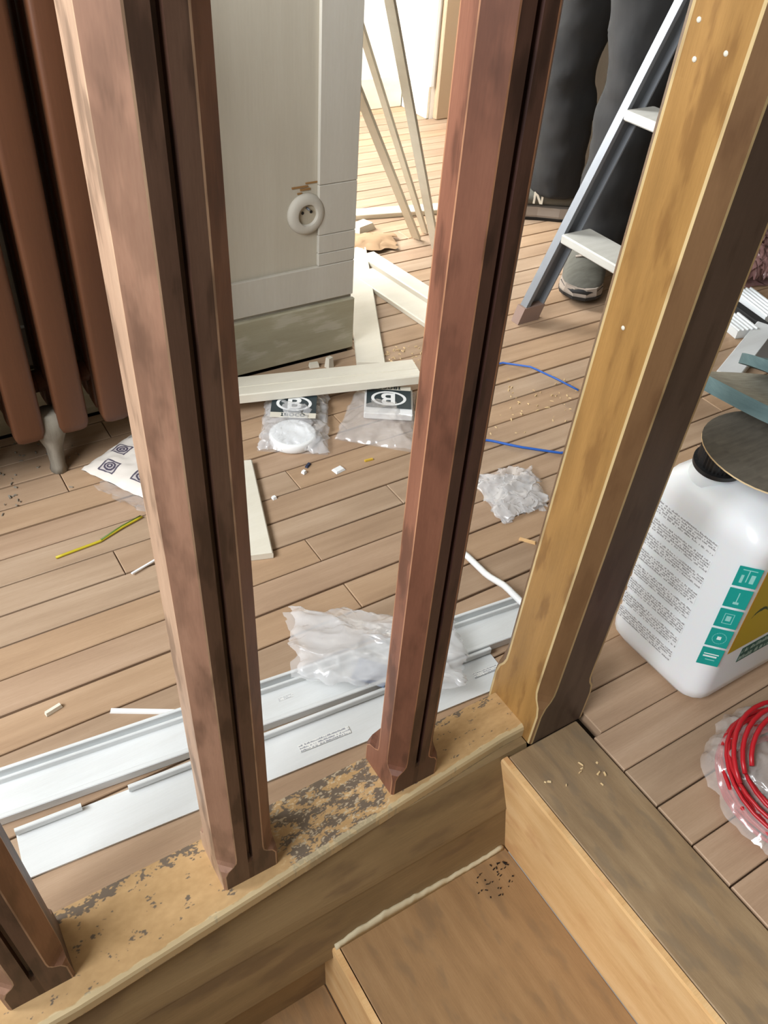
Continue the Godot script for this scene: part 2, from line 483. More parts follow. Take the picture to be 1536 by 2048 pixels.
func balustrade():
	var b := thing("stair_balustrade", "dark varnished stair balustrade with grooved balusters and golden newel post", "balustrade", Vector3(0, 0, 0))
	# bottom rail, its own paint marks laid out along x
	var rail := MB.new()
	var n := 44
	for i in n:
		var x0 := lerpf(-1.55, 0.6, i / float(n)); var x1 := lerpf(-1.55, 0.6, (i + 1) / float(n))
		var q := [rail_ring(x0), rail_ring(x1)]
		for j in 6:
			var k: int = (j + 1) % 6
			if j == 5: continue
			var v := [1.0, 0.985, 0.965, 0.93, 0.02, 0.0]
			var u0 := (x0 + 0.25) / 0.85; var u1 := (x1 + 0.25) / 0.85
			rail.quad_uv(q[0][j], q[1][j], q[1][k], q[0][k], Vector2(u0, v[j]), Vector2(u1, v[j]), Vector2(u1, v[k]), Vector2(u0, v[k]))
	var rm := flat_mat(Color(1, 1, 1), 0.7)
	rm.albedo_texture = rail_tex()
	put("bottom_rail", rail.mesh(), rm, b, "ochre bottom rail with flaked grey paint and a worn front edge")
	var lin := func(r: int, g: int, bl: int) -> Color: return rgb(r, g, bl).srgb_to_linear()
	var wood := {"front": lin.call(108, 86, 73), "side": lin.call(198, 172, 148), "chamfer": lin.call(168, 134, 112), "worn": lin.call(208, 180, 152), "groove": lin.call(84, 60, 48)}  # window light painted into the sanded side and chamfer, shade into the front
	var red_wood := {"front": lin.call(92, 68, 58), "side": lin.call(150, 104, 84), "chamfer": lin.call(132, 90, 72), "worn": lin.call(196, 150, 116), "groove": lin.call(76, 52, 44)}  # redder wood, with lit side and shaded front painted in likewise
	var spots := [[Vector3(-0.064, 0.022, -0.488), Vector2(-0.045, 0.02)], [Vector3(0.1755, 0.022, -0.4925), Vector2(-0.0213, 0.0166)], [Vector3(0.406, 0.022, -0.5005), Vector2(0.006, 0.002)], [Vector3(-0.3, 0.022, -0.486), Vector2(-0.02, 0.01)]]
	for s in spots:
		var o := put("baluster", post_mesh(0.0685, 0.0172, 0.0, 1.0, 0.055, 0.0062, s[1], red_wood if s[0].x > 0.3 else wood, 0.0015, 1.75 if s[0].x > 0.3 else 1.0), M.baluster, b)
		o.position = s[0]
	var nc := {"front": lin.call(94, 78, 70), "side": lin.call(178, 138, 82), "chamfer": lin.call(128, 98, 70), "worn": lin.call(220, 198, 152), "groove": lin.call(94, 78, 70)}
	var nw := put("newel_post", post_mesh(0.0965, 0.0155, 0.0, 1.16, 0.11, 0.0, Vector2(0.0147, 0.024), nc, 0.0032), M.newel, b, "newel post stripped to golden wood on one face, dark brown on the other")
	nw.position = Vector3(0.6353, 0.0, -0.4962)
	var speck := MB.new(true)
	speck.lathe([Vector2(0.0024, 0.0), Vector2(0.0021, 0.0006), Vector2(0.0009, 0.001)], 8)
	var speck_mesh := speck.mesh()
	for q in [Vector3(0.6, 0.874, -0.497), Vector3(0.5995, 0.848, -0.491), Vector3(0.6, 0.858, -0.464), Vector3(0.596, 0.619, -0.487), Vector3(0.592, 0.263, -0.487)]:
		var o := put("paint_speck", speck_mesh, M.pale, b)
		o.position = q
		o.rotation.z = PI / 2
	var hr := MB.new(true)
	var prof := []
	for j in 12:
		var t := TAU * j / 12
		prof.append(Vector2(0.034 * cos(t), 0.024 * sin(t)))
	hr.sweep(prof, Vector3(-1.5, 1.04, -0.475), Vector3(0.66, 1.04, -0.475))
	put("handrail", hr.mesh(), M.handrail, b)

func rail_ring(x: float) -> Array:
	var zf := -0.4215 - 0.043 * clampf((x + 0.05) / 0.6, 0.0, 1.0)
	return [Vector3(x, 0.0004, zf), Vector3(x, 0.015, zf), Vector3(x, 0.0195, zf - 0.0018), Vector3(x, 0.022, zf - 0.006), Vector3(x, 0.022, -0.531), Vector3(x, 0.0004, -0.531)]

func rail_tex() -> ImageTexture:
	var w := 1024; var h := 192
	var a := noise_bytes(201, 0.01, w, h, 2, 1, 4, false)
	var c := noise_bytes(202, 0.05, w, h, 1, 1, 4, false)
	var d := noise_bytes(203, 0.025, w, h, 1, 1, 5, false)
	var e := noise_bytes(204, 0.12, w, h, 1, 1, 2, false)
	var out := PackedByteArray()
	out.resize(w * h * 3)
	for i in w * h:
		var u := (i % w) / float(w)
		var v := (i / w) / float(h)                     # 0 at the back edge, 1 at the front
		var x := u * 0.85 - 0.25
		var t := clampf((a[i] * 0.6 + c[i] * 0.4) / 255.0, 0, 1)
		var col := rgb(170, 136, 90).lerp(rgb(204, 168, 120), t)
		# grey-black paint left between the second and third baluster and along the back edge
		var zone := smoothstep(0.20, 0.235, x) * (1.0 - smoothstep(0.355, 0.385, x))
		var ragged := d[i] / 255.0 * 0.65 + e[i] / 255.0 * 0.35
		var need := lerpf(0.74, 0.47, zone)
		if v < 0.16 + 0.15 * (t - 0.5): need = minf(need, 0.56)
		var s := smoothstep(need - 0.02, need + 0.03, ragged)
		col = col.lerp(rgb(92, 82, 74), s * 0.82)
		var pale := smoothstep(0.60, 0.66, e[i] / 255.0 * 0.5 + c[i] / 255.0 * 0.5) * zone
		col = col.lerp(rgb(214, 196, 164), pale * 0.7)
		# front arris worn to pale wood with a ragged inner outline
		var edge := smoothstep(0.915, 0.93, v + (d[i] / 255.0 - 0.5) * 0.06)
		col = col.lerp(rgb(206, 190, 152), edge * 0.75)
		out[i * 3] = int(col.r * 255); out[i * 3 + 1] = int(col.g * 255); out[i * 3 + 2] = int(col.b * 255)
	return ImageTexture.create_from_image(Image.create_from_data(w, h, false, Image.FORMAT_RGB8, out))

# ------------------------------------------------------------------ radiator and socket
func radiator():
	var r := thing("radiator", "brown painted cast iron column radiator against the panelled wall", "radiator", Vector3(0.04, 0, -1.39))
	var sec := MB.new(true)
	for z in [0.055, 0.005, -0.045]:
		var rings := []
		for l in [[0.082, 0.55], [0.087, 0.85], [0.1, 1.0], [0.83, 1.0], [0.86, 0.8], [0.872, 0.45]]:
			var ring := []
			for j in 20:
				var t := TAU * j / 20
				ring.append(Vector3(signf(sin(t)) * pow(absf(sin(t)), 0.35) * 0.0262 * l[1], l[0], z + signf(cos(t)) * pow(absf(cos(t)), 0.35) * 0.0165 * l[1]))
			rings.append(ring)
		sec.loft(rings)
	for y in [0.13, 0.80]:                               # webs between the columns and the nipple to the next section
		sec.box(Vector3(-0.014, y, -0.045), Vector3(0.014, y + 0.05, 0.055))
		sec.tube([Vector3(-0.0375, y + 0.03, 0.0), Vector3(0.0375, y + 0.03, 0.0)], 0.02, 10)
	var mesh := sec.mesh()
	for k in 9:
		var o := put("section", mesh, M.radiator, r)
		o.position.x = 0.279 - 0.076 * k
	for x in [0.165, -0.29]:
		var f := MB.new(true)
		var rings := []
		for l in [[0.0, 0.016, 0.02], [0.012, 0.013, 0.018], [0.05, 0.015, 0.02], [0.075, 0.024, 0.024], [0.09, 0.036, 0.026], [0.125, 0.03, 0.02]]:
			var ring := []
			for j in 10:
				var t := TAU * j / 10
				ring.append(Vector3(sin(t) * l[1], l[0], 0.045 + cos(t) * l[2]))
			rings.append(ring)
		f.loft(rings)
		var o := put("foot", f.mesh(), M.dust_grey, r, "grey dusty radiator foot")
		o.position.x = x
	var br := MB.new(true)
	br.tube([Vector3(0.352, 0.15, -0.09), Vector3(0.352, 0.15, -0.05), Vector3(0.335, 0.16, -0.02), Vector3(0.30, 0.16, 0.0)], 0.006, 8)
	put("pipe_stub", br.mesh(), M.radiator, r)

func socket():
	var s := thing("wall_socket", "round white wall socket on the panelled wall post", "socket", Vector3(0.792, 0.329, -1.494))
	var ring := MB.new(true)
	ring.lathe([Vector2(0.041, 0.0), Vector2(0.041, 0.004), Vector2(0.039, 0.009), Vector2(0.034, 0.0125), Vector2(0.0225, 0.0135), Vector2(0.0212, 0.0128), Vector2(0.0205, 0.0055)], 32)
	var o := put("cover", ring.mesh(), M.wall, s)
	o.rotation.x = PI / 2
	var well := MB.new()
	well.lathe([Vector2(0.0206, 0.005), Vector2(0.0206, 0.0062)], 24)
	put("well", well.mesh(), flat_mat(rgb(176, 166, 146), 0.6), s).rotation.x = PI / 2
	for x in [-0.0095, 0.0095]:
		var hole := MB.new()
		hole.lathe([Vector2(0.0032, 0.006), Vector2(0.0032, 0.0068)], 12)
		var q := put("contact_hole", hole.mesh(), M.rubber, s)
		q.rotation.x = PI / 2
		q.position = Vector3(x, 0.004, 0)
	var pin := MB.new(true)
	pin.lathe([Vector2(0.0024, 0.006), Vector2(0.0024, 0.016), Vector2(0.001, 0.018)], 10)
	var p := put("earth_pin", pin.mesh(), M.alu, s)
	p.rotation.x = PI / 2
	p.position.y = 0.013
	# chipped wood above it, on the wall
	var chip := MB.new()
	for k in [[-0.03, 0.052, 0.035, 0.0035], [-0.012, 0.046, 0.022, 0.004], [0.0, 0.058, 0.03, 0.003], [-0.018, 0.04, 0.01, 0.003]]:
		chip.box(Vector3(k[0], k[1], 0.0), Vector3(k[0] + k[2], k[1] + k[3], 0.0016))
	put("chipped_wood", chip.mesh(), flat_mat(rgb(150, 112, 66), 0.8), s, "chipped bare wood above the socket")

# ------------------------------------------------------------------ trunking and trims
func trunk_profile(w: float, rims: Array) -> Array:
	# flat strip with upstanding rims; rims: [centre across, width, height], from -w/2 to w/2
	var p := [Vector2(-w / 2, 0.0), Vector2(w / 2, 0.0)]
	var t := 0.0025
	var sorted := rims.duplicate()
	sorted.sort_custom(func(a, b): return a[0] > b[0])
	for r in sorted:
		var x1: float = minf(r[0] + r[1] / 2, w / 2); var x0: float = maxf(r[0] - r[1] / 2, -w / 2)
		p.append_array([Vector2(x1, t), Vector2(x1, r[2] - 0.001), Vector2(x1 - 0.001, r[2]), Vector2(x0 + 0.001, r[2]), Vector2(x0, r[2] - 0.001), Vector2(x0, t)])
	var q := []
	for v in p:
		if q.is_empty() or q[-1].distance_to(v) > 1e-5: q.append(v)
	if q[-1].x > -w / 2 + 1e-4: q.append(Vector2(-w / 2, t))
	return q

func strip(g: MB, prof: Array, a: Vector3, b: Vector3):
	# concave section: sides by loft, ends by triangulation
	var d := (b - a).normalized()
	var across := Vector3.UP.cross(d).normalized()
	var up := d.cross(across).normalized()
	var r0 := []; var r1 := []
	for p in prof:
		r0.append(a + across * p.x + up * p.y); r1.append(b + across * p.x + up * p.y)
	g.loft([r0, r1], false, false)
	var idx := Geometry2D.triangulate_polygon(PackedVector2Array(prof))
	for i in range(0, idx.size(), 3):
		g.tri(r0[idx[i]], r0[idx[i + 2]], r0[idx[i + 1]])
		g.tri(r1[idx[i]], r1[idx[i + 1]], r1[idx[i + 2]])

func print_tex(seed_: int, w: int, h: int, lines: int, ink: Color, paper: Color) -> ImageTexture:
	# lines of print too small to read
	var r := RandomNumberGenerator.new()
	r.seed = seed_
	var img := Image.create(w, h, false, Image.FORMAT_RGB8)
	img.fill(paper)
	var lh := h / lines
	for l in lines:
		var x := 2
		var last := w - r.randi_range(2, w / 3) if l % 4 == 3 else w - 3
		while x < last:
			var ww := r.randi_range(1, 3)
			var hh := r.randi_range(maxi(1, lh / 3), maxi(2, lh * 2 / 3))
			img.fill_rect(Rect2i(x, l * lh + lh - hh - lh / 6, ww, hh), ink)
			x += ww + (r.randi_range(4, 7) if r.randf() < 0.16 else 1)
	return ImageTexture.create_from_image(img)

func decal_plate(called: String, at: Vector3, u: Vector3, v: Vector3, tex: Texture2D, parent: Node, label := "", thick := 0.0004) -> MeshInstance3D:
	# a thin printed label: its lower left corner, its two sides
	var g := MB.new()
	var n := u.cross(v).normalized() * thick
	g.quad_uv(at + n, at + u + n, at + u + v + n, at + v + n, Vector2(0, 1), Vector2(1, 1), Vector2(1, 0), Vector2(0, 0))
	var c := Vector2(0.01, 0.01)
	for k in [[at, at + u], [at + u, at + u + v], [at + u + v, at + v], [at + v, at]]:
		g.quad_uv(k[0], k[1], k[1] + n, k[0] + n, c, c, c, c)
	var m := flat_mat(Color(1, 1, 1), 0.5)
	m.albedo_texture = tex
	return put(called, g.mesh(), m, parent, label)

func trunking():
	# two lengths of white cable trunking on the floor behind the rail
	var a := Vector3(-0.42, 0.0005, -0.752); var b := Vector3(0.735, 0.0005, -0.637)
	var t := thing("cable_trunking", "white cable trunking with double rims, farther of two lengths beside the rail", "trunking", a, 0.0, "white trunking lengths by the rail")
	var g := MB.new()
	strip(g, trunk_profile(0.072, [[0.0335, 0.005, 0.016], [0.0225, 0.004, 0.012], [-0.0325, 0.007, 0.014]]), Vector3.ZERO, b - a)
	put("channel", g.mesh(), M.pvc, t)
	var a2 := Vector3(-0.046, 0.0005, -0.6285); var b2 := Vector3(0.636, 0.0005, -0.577)
	var t2 := thing("cable_trunking", "white cable trunking with a snapped rim, nearer of two lengths beside the rail", "trunking", a2, 0.0, "white trunking lengths by the rail")
	var d := b2 - a2
	var g2 := MB.new()
	strip(g2, trunk_profile(0.066, []), Vector3.ZERO, d)
	put("base_strip", g2.mesh(), M.pvc, t2)
	var side := Vector3.UP.cross(d.normalized())
	for k in [[0.0, 0.115], [0.2, 1.0]]:
		var rim := MB.new()
		var prof := [Vector2(0.027, 0.0025), Vector2(0.033, 0.0025), Vector2(0.033, 0.010), Vector2(0.032, 0.0115), Vector2(0.028, 0.0115), Vector2(0.027, 0.0105)]
		rim.sweep(prof, d * k[0], d * k[1])
		put("rim", rim.mesh(), M.pvc, t2)
	var pt := print_tex(5, 160, 24, 3, rgb(130, 134, 146), rgb(236, 237, 234))
	var u := d.normalized() * 0.075
	decal_plate("printed_text", d * 0.52 - side * 0.012 + Vector3(0, 0.0025, 0), u, side * 0.012, pt, t2, "small grey printed text")
	decal_plate("printed_text", d * 0.93 - side * 0.004 + Vector3(0, 0.0025, 0), u * 0.6, side * 0.009, pt, t2, "small grey printed text")
	decal_plate("printed_text", (b - a) * 0.64 - Vector3(0, 0, 0) + Vector3(0, 0.0025, 0), u * 0.3, side * 0.006, pt, t)

func lying(called: String, label: String, a: Vector3, b: Vector3, w: float, h: float, mat: Material, prof := []):
	var t := thing(called, label, "trim", a)
	var g := MB.new()
	var p := prof
	if p.is_empty():
		p = [Vector2(-w / 2, 0.0), Vector2(w / 2, 0.0), Vector2(w / 2, h - 0.002), Vector2(w / 2 - 0.002, h), Vector2(-w / 2 + 0.002, h), Vector2(-w / 2, h - 0.002)]
	strip(g, p, Vector3.ZERO, b - a)
	put("strip", g.mesh(), mat, t)
	return t

func trims():
	var box_prof := [Vector2(-0.034, 0.0), Vector2(0.034, 0.0), Vector2(0.034, 0.018), Vector2(0.032, 0.02), Vector2(-0.004, 0.02), Vector2(-0.0045, 0.0185), Vector2(-0.006, 0.0185), Vector2(-0.0065, 0.02), Vector2(-0.032, 0.02), Vector2(-0.034, 0.018)]
	lying("trim_length", "cream trim length with a groove lying across the two bagged fittings", Vector3(0.44, 0.033, -1.415), Vector3(0.945, 0.033, -1.278), 0.07, 0.02, M.pvc_cream, box_prof)
	lying("trim_length", "broad cream trim lying on the floor past the corner of the panelled wall", Vector3(0.905, 0.0005, -1.395), Vector3(1.207, 0.0005, -1.99), 0.064, 0.011, M.pvc_cream)
	lying("trim_length", "wider of two cream trims lying side by side behind the middle baluster", Vector3(1.123, 0.0005, -1.80), Vector3(1.155, 0.0005, -1.44), 0.07, 0.012, M.pvc_cream)
	lying("trim_length", "narrower of two cream trims lying side by side behind the middle baluster", Vector3(1.188, 0.0005, -1.885), Vector3(1.226, 0.0005, -1.46), 0.048, 0.014, M.pvc_cream)
	lying("trim_length", "long pale trim lying across the floor before the bright room", Vector3(1.12, 0.0005, -2.19), Vector3(1.735, 0.0005, -2.045), 0.05, 0.014, M.pvc_cream)
	# thin sticks leaning on the back of the wall, and one leaning on the rail side
	var sticks := [[Vector3(1.384, 0.004, -1.935), Vector3(1.082, 0.466, -1.8), 0.026, "thin cream batten leaning left, lowest of the three leaning battens"], [Vector3(1.43, 0.004, -1.96), Vector3(1.08, 0.603, -1.8), 0.018, "thin cream batten leaning left, middle one of the three leaning battens"], [Vector3(1.392, 0.004, -1.848), Vector3(1.128, 0.641, -1.75), 0.026, "thin cream batten leaning left, steepest of the three leaning battens"]]
	for s in sticks:
		var a: Vector3 = s[0]
		var dir: Vector3 = (s[1] - a)
		var k := (-1.6155 - a.z) / dir.z
		var b := a + dir * k
		var t := thing("leaning_batten", s[3], "batten", a, 0.0, "battens leaning on the wall end")
		var g := MB.new()
		var prof := [Vector2(-s[2] / 2, -0.004), Vector2(s[2] / 2, -0.004), Vector2(s[2] / 2, 0.004), Vector2(-s[2] / 2, 0.004)]
		g.sweep(prof, Vector3.ZERO, b - a)
		put("batten", g.mesh(), M.pvc_cream, t)
	lying("trim_length", "short cream trim lying on the planks, half hidden behind the left baluster", Vector3(0.4195, 0.0005, -0.954), Vector3(0.497, 0.0005, -1.2), 0.05, 0.012, M.pvc_cream)

# ------------------------------------------------------------------ ladder
func ladder():
	var l := thing("stepladder", "dusty aluminium stepladder with flat treads behind the newel post", "stepladder", Vector3(1.333, 0, -1.24))
	var dir := Vector3(0.44, 1.0, 0.0)
	for z in [-0.178, 0.178]:
		var g := MB.new()
		# channel: web with two flanges
		var y0 := 0.03; var y1 := 1.45
		var rings := []
		var s := 1.0 if z < 0 else -1.0
		for y in [y0, y1]:
			var o: Vector3 = dir * y + Vector3(0, 0, z)
			var ring := []
			for p in [Vector2(0.0, 0.011), Vector2(0.0, -0.011), Vector2(0.058, -0.011), Vector2(0.058, 0.011), Vector2(0.054, 0.011), Vector2(0.054, -0.007), Vector2(0.012, -0.007), Vector2(0.012, 0.011)]:
				ring.append(o + Vector3(p.x, 0, p.y * s))
			if s < 0: ring.reverse()
			ring.reverse()
			rings.append(ring)
		g.loft(rings, false, false)
		put("stile", g.mesh(), M.alu, l)
		var f := MB.new()
		f.loft([MB.rect(Vector3(-0.004, 0, z - 0.015), Vector3(0.064, 0, z + 0.015), 0.0, 0.002), MB.rect(Vector3(0.012, 0, z - 0.014), Vector3(0.076, 0, z + 0.014), 0.04, 0.0)])
		put("foot", f.mesh(), M.foot, l)
	for k in 5:
		var y := 0.215 + 0.262 * k
		var x := 0.44 * y + 0.002
		var st := MB.new()
		st.box(Vector3(x - 0.012, y - 0.022, -0.166), Vector3(x + 0.078, y, 0.166), 0.003)
		put("step", st.mesh(), M.alu_step, l)
	# rear frame
	for z in [-0.15, 0.15]:
		var g := MB.new()
		g.tube([Vector3(0.98, 0.0, z), Vector3(0.70, 1.42, z * 0.9)], 0.014, 8)
		put("rear_leg", g.mesh(), M.alu, l)
	for y in [0.35, 0.9]:
		var g := MB.new()
		var x := lerpf(0.98, 0.70, y / 1.42)
		g.tube([Vector3(x, y, -0.15), Vector3(x, y, 0.15)], 0.01, 8)
		put("brace", g.mesh(), M.alu, l)
	box_part("top_plate", Vector3(0.6, 1.43, -0.19), Vector3(0.76, 1.46, 0.19), M.alu, l, 0.004)

# ------------------------------------------------------------------ person
class Field:
	var o: Vector3
	var c: float
	var nx: int; var ny: int; var nz: int
	var f := PackedFloat32Array()
	func _init(lo: Vector3, hi: Vector3, cell: float):
		o = lo; c = cell
		nx = int((hi.x - lo.x) / cell) + 2; ny = int((hi.y - lo.y) / cell) + 2; nz = int((hi.z - lo.z) / cell) + 2
		f.resize(nx * ny * nz); f.fill(0.2)
	func capsule(a: Vector3, b: Vector3, ra: float, rb: float, k := 0.03):
		var m := maxf(ra, rb) + k * 1.5 + c * 2
		var lo := ((a.min(b) - Vector3.ONE * m - o) / c).floor(); var hi := ((a.max(b) + Vector3.ONE * m - o) / c).ceil()
		var ab := b - a
		var len2 := maxf(ab.length_squared(), 1e-9)
		for z in range(maxi(0, int(lo.z)), mini(nz, int(hi.z) + 1)):
			for y in range(maxi(0, int(lo.y)), mini(ny, int(hi.y) + 1)):
				for x in range(maxi(0, int(lo.x)), mini(nx, int(hi.x) + 1)):
					var p := o + Vector3(x, y, z) * c
					var t := clampf((p - a).dot(ab) / len2, 0.0, 1.0)
					var d := (p - a - ab * t).length() - lerpf(ra, rb, t)
					var i := x + nx * (y + ny * z)
					var h := maxf(k - absf(f[i] - d), 0.0) / k
					f[i] = minf(f[i], d) - h * h * k * 0.25
	func cut_below(y0: float):
		for z in nz:
			for y in ny:
				var d := y0 - (o.y + y * c)
				if d > -c * 2:
					for x in nx:
						var i := x + nx * (y + ny * z)
						f[i] = maxf(f[i], d)
	func cut_above(y0: float):
		for z in nz:
			for y in ny:
				var d := (o.y + y * c) - y0
				if d > -c * 2:
					for x in nx:
						var i := x + nx * (y + ny * z)
						f[i] = maxf(f[i], d)
	func folds(n: FastNoiseLite, amount: float):
		for z in nz:
			for y in ny:
				for x in nx:
					var i := x + nx * (y + ny * z)
					if absf(f[i]) < 0.05: f[i] += n.get_noise_3d(x * c, y * c * 1.6, z * c) * amount
	func mesh_into(g: MB):
		var at := PackedInt32Array()
		at.resize(nx * ny * nz); at.fill(-1)
		var vs := PackedVector3Array()
		var corner := [Vector3i(0, 0, 0), Vector3i(1, 0, 0), Vector3i(0, 1, 0), Vector3i(1, 1, 0), Vector3i(0, 0, 1), Vector3i(1, 0, 1), Vector3i(0, 1, 1), Vector3i(1, 1, 1)]
		var edges := [[0, 1], [2, 3], [4, 5], [6, 7], [0, 2], [1, 3], [4, 6], [5, 7], [0, 4], [1, 5], [2, 6], [3, 7]]
		for z in nz - 1:
			for y in ny - 1:
				for x in nx - 1:
					var i := x + nx * (y + ny * z)
					if absf(f[i]) > c * 2.5: continue
					var v := PackedFloat32Array()
					v.resize(8)
					var neg := 0
					for k in 8:
						var q: Vector3i = corner[k]
						v[k] = f[i + q.x + nx * (q.y + ny * q.z)]
						if v[k] < 0: neg += 1
					if neg == 0 or neg == 8: continue
					var sum := Vector3.ZERO; var n := 0
					for e in edges:
						var p: int = e[0]; var r: int = e[1]
						if (v[p] < 0) != (v[r] < 0):
							var t := v[p] / (v[p] - v[r])
							sum += Vector3(corner[p]).lerp(Vector3(corner[r]), t); n += 1
					at[i] = vs.size()
					vs.append(o + (Vector3(x, y, z) + sum / n) * c)
		for z in range(1, nz - 1):
			for y in range(1, ny - 1):
				for x in range(1, nx - 1):
					var i := x + nx * (y + ny * z)
					if absf(f[i]) > c * 2.5: continue
					var inside := f[i] < 0
					for ax in 3:
						var step: int = [1, nx, nx * ny][ax]
						if inside == (f[i + step] < 0): continue
						var du: int = [nx, nx * ny, 1][ax]; var dv: int = [nx * ny, 1, nx][ax]
						var q := [at[i - du - dv], at[i - dv], at[i], at[i - du]]
						if q[0] < 0 or q[1] < 0 or q[2] < 0 or q[3] < 0: continue
						if inside: g.quad(vs[q[0]], vs[q[1]], vs[q[2]], vs[q[3]])
						else: g.quad(vs[q[3]], vs[q[2]], vs[q[1]], vs[q[0]])

func person():
	var base := Vector3(1.76, 0, -1.72)
	var p := thing("person", "person in black work trousers and grey running shoes standing behind the stepladder", "person", base)
	var fwd := Vector3(-0.93, 0, -0.36)
	var left := Vector3(fwd.z, 0, -fwd.x)
	# joints, relative to the base
	var an1 := Vector3(0.10, 0.085, -0.19); var an2 := Vector3(-0.05, 0.085, 0.15)
	var kn1 := Vector3(0.045, 0.49, -0.165); var kn2 := Vector3(-0.02, 0.48, 0.15)
	var hp := Vector3(0.0, 0.93, 0.0)
	var h1 := hp - left * 0.09; var h2 := hp + left * 0.09
	var chest := hp + Vector3(0, 0.38, 0) + fwd * 0.04
	var neck := hp + Vector3(0, 0.54, 0) + fwd * 0.05
	var head := neck + Vector3(0, 0.16, 0) + fwd * 0.04
	var n := FastNoiseLite.new()
	n.seed = 9; n.frequency = 6.0; n.fractal_octaves = 2
	# body
	var g := MB.new(true)
	var b := Field.new(Vector3(-0.42, 0.0, -0.42), Vector3(0.42, 1.9, 0.42), 0.019)
	for q in [[an1, kn1, h1], [an2, kn2, h2]]:
		b.capsule(q[0], q[1], 0.04, 0.055); b.capsule(q[1], q[2], 0.055, 0.08)
	b.capsule(h1, h2, 0.10, 0.10); b.capsule(hp, chest, 0.12, 0.12, 0.05)
	b.capsule(chest - left * 0.1, chest + left * 0.1, 0.11, 0.11, 0.05); b.capsule(chest, neck, 0.09, 0.055, 0.05)
	b.capsule(neck, head, 0.055, 0.06); b.capsule(head - Vector3(0, 0.035, 0) + fwd * 0.02, head + Vector3(0, 0.05, 0), 0.072, 0.09)
	var wrists := []
	for s in [-1.0, 1.0]:
		var sh: Vector3 = chest + left * 0.19 * s + Vector3(0, 0.06, 0)
		var el: Vector3 = sh + Vector3(0, -0.28, 0) + left * 0.05 * s - fwd * 0.02
		var wr: Vector3 = el + fwd * 0.2 + Vector3(0, -0.06, 0) - left * 0.06 * s
		wrists.append([sh, el, wr, s])
		b.capsule(sh, el, 0.052, 0.042); b.capsule(el, wr, 0.042, 0.03)
	b.mesh_into(g)
	# face and hands on finer grids, in the same mesh
	var hf := Field.new(head - Vector3(0.16, 0.2, 0.16), head + Vector3(0.16, 0.2, 0.16), 0.009)
	hf.capsule(head - Vector3(0, 0.045, 0) + fwd * 0.022, head + Vector3(0, 0.045, 0) - fwd * 0.01, 0.071, 0.091, 0.04)
	hf.capsule(head - Vector3(0, 0.10, 0) + fwd * 0.06, head - Vector3(0, 0.06, 0) + fwd * 0.05, 0.028, 0.04, 0.03)
	hf.capsule(head + fwd * 0.088 + Vector3(0, 0.012, 0), head + fwd * 0.108 - Vector3(0, 0.022, 0), 0.009, 0.014, 0.012)
	for s in [-1.0, 1.0]:
		hf.capsule(head + left * 0.083 * s + Vector3(0, 0.012, 0), head + left * 0.088 * s - Vector3(0, 0.028, 0) - fwd * 0.01, 0.013, 0.01, 0.01)
		hf.capsule(head + fwd * 0.085 + left * 0.018 * s + Vector3(0, 0.022, 0), head + fwd * 0.078 + left * 0.05 * s + Vector3(0, 0.02, 0), 0.012, 0.011, 0.012)
	hf.capsule(head + fwd * 0.088 - Vector3(0, 0.055, 0) - left * 0.02, head + fwd * 0.088 - Vector3(0, 0.055, 0) + left * 0.02, 0.009, 0.009, 0.008)
	hf.mesh_into(g)
	for w in wrists:
		var wr: Vector3 = w[2]
		var s: float = w[3]
		var hfld := Field.new(wr - Vector3(0.13, 0.17, 0.13), wr + Vector3(0.13, 0.08, 0.13), 0.0055)
		var down := (fwd * 0.55 + Vector3(0, -0.83, 0)).normalized()
		var palm := wr + down * 0.085
		hfld.capsule(wr, wr + down * 0.03, 0.028, 0.026, 0.02)
		for k in 4:
			var across: Vector3 = fwd.cross(down).cross(down).normalized() * (0.03 - 0.02 * k)
			hfld.capsule(wr + down * 0.02 + across * 0.6, palm + across, 0.016, 0.0125, 0.015)
			var fl: float = [0.036, 0.041, 0.038, 0.03][k]
			var j1 := palm + across + down * fl
			var j2 := j1 + (down - left * s * 0.5).normalized() * fl * 0.75
			var j3 := j2 + (down * 0.6 - left * s * 0.8).normalized() * fl * 0.5
			hfld.capsule(palm + across, j1, 0.0098, 0.009, 0.004); hfld.capsule(j1, j2, 0.009, 0.0084, 0.004); hfld.capsule(j2, j3, 0.0084, 0.0075, 0.004)
		var side: Vector3 = fwd.cross(down).cross(down).normalized()
		var th := wr + down * 0.045 + side * 0.04
		hfld.capsule(wr + down * 0.02 + side * 0.02, th, 0.014, 0.011, 0.008); hfld.capsule(th, th + (down + side * 0.35).normalized() * 0.04, 0.011, 0.0085, 0.004)
		hfld.mesh_into(g)
	put("body", g.mesh(), M.skin, p)
	# loose trousers
	var tg := MB.new(true)
	var tf := Field.new(Vector3(-0.3, 0.02, -0.36), Vector3(0.32, 1.08, 0.36), 0.0155)
	for q in [[an1, kn1, h1], [an2, kn2, h2]]:
		tf.capsule(q[0] - Vector3(0, 0.02, 0), q[1], 0.076, 0.078, 0.02); tf.capsule(q[1], q[2], 0.078, 0.108, 0.02)
	tf.capsule(h1, h2, 0.125, 0.125, 0.04); tf.capsule(hp, hp + Vector3(0, 0.12, 0), 0.145, 0.14, 0.04)
	tf.folds(n, 0.014)
	tf.cut_below(0.075); tf.cut_above(1.04)
	tf.mesh_into(tg)
	put("trousers", tg.mesh(), M.cloth, p, "loose black work trousers")
	var jg := MB.new(true)
	var jf := Field.new(Vector3(-0.42, 0.9, -0.42), Vector3(0.42, 1.6, 0.42), 0.02)
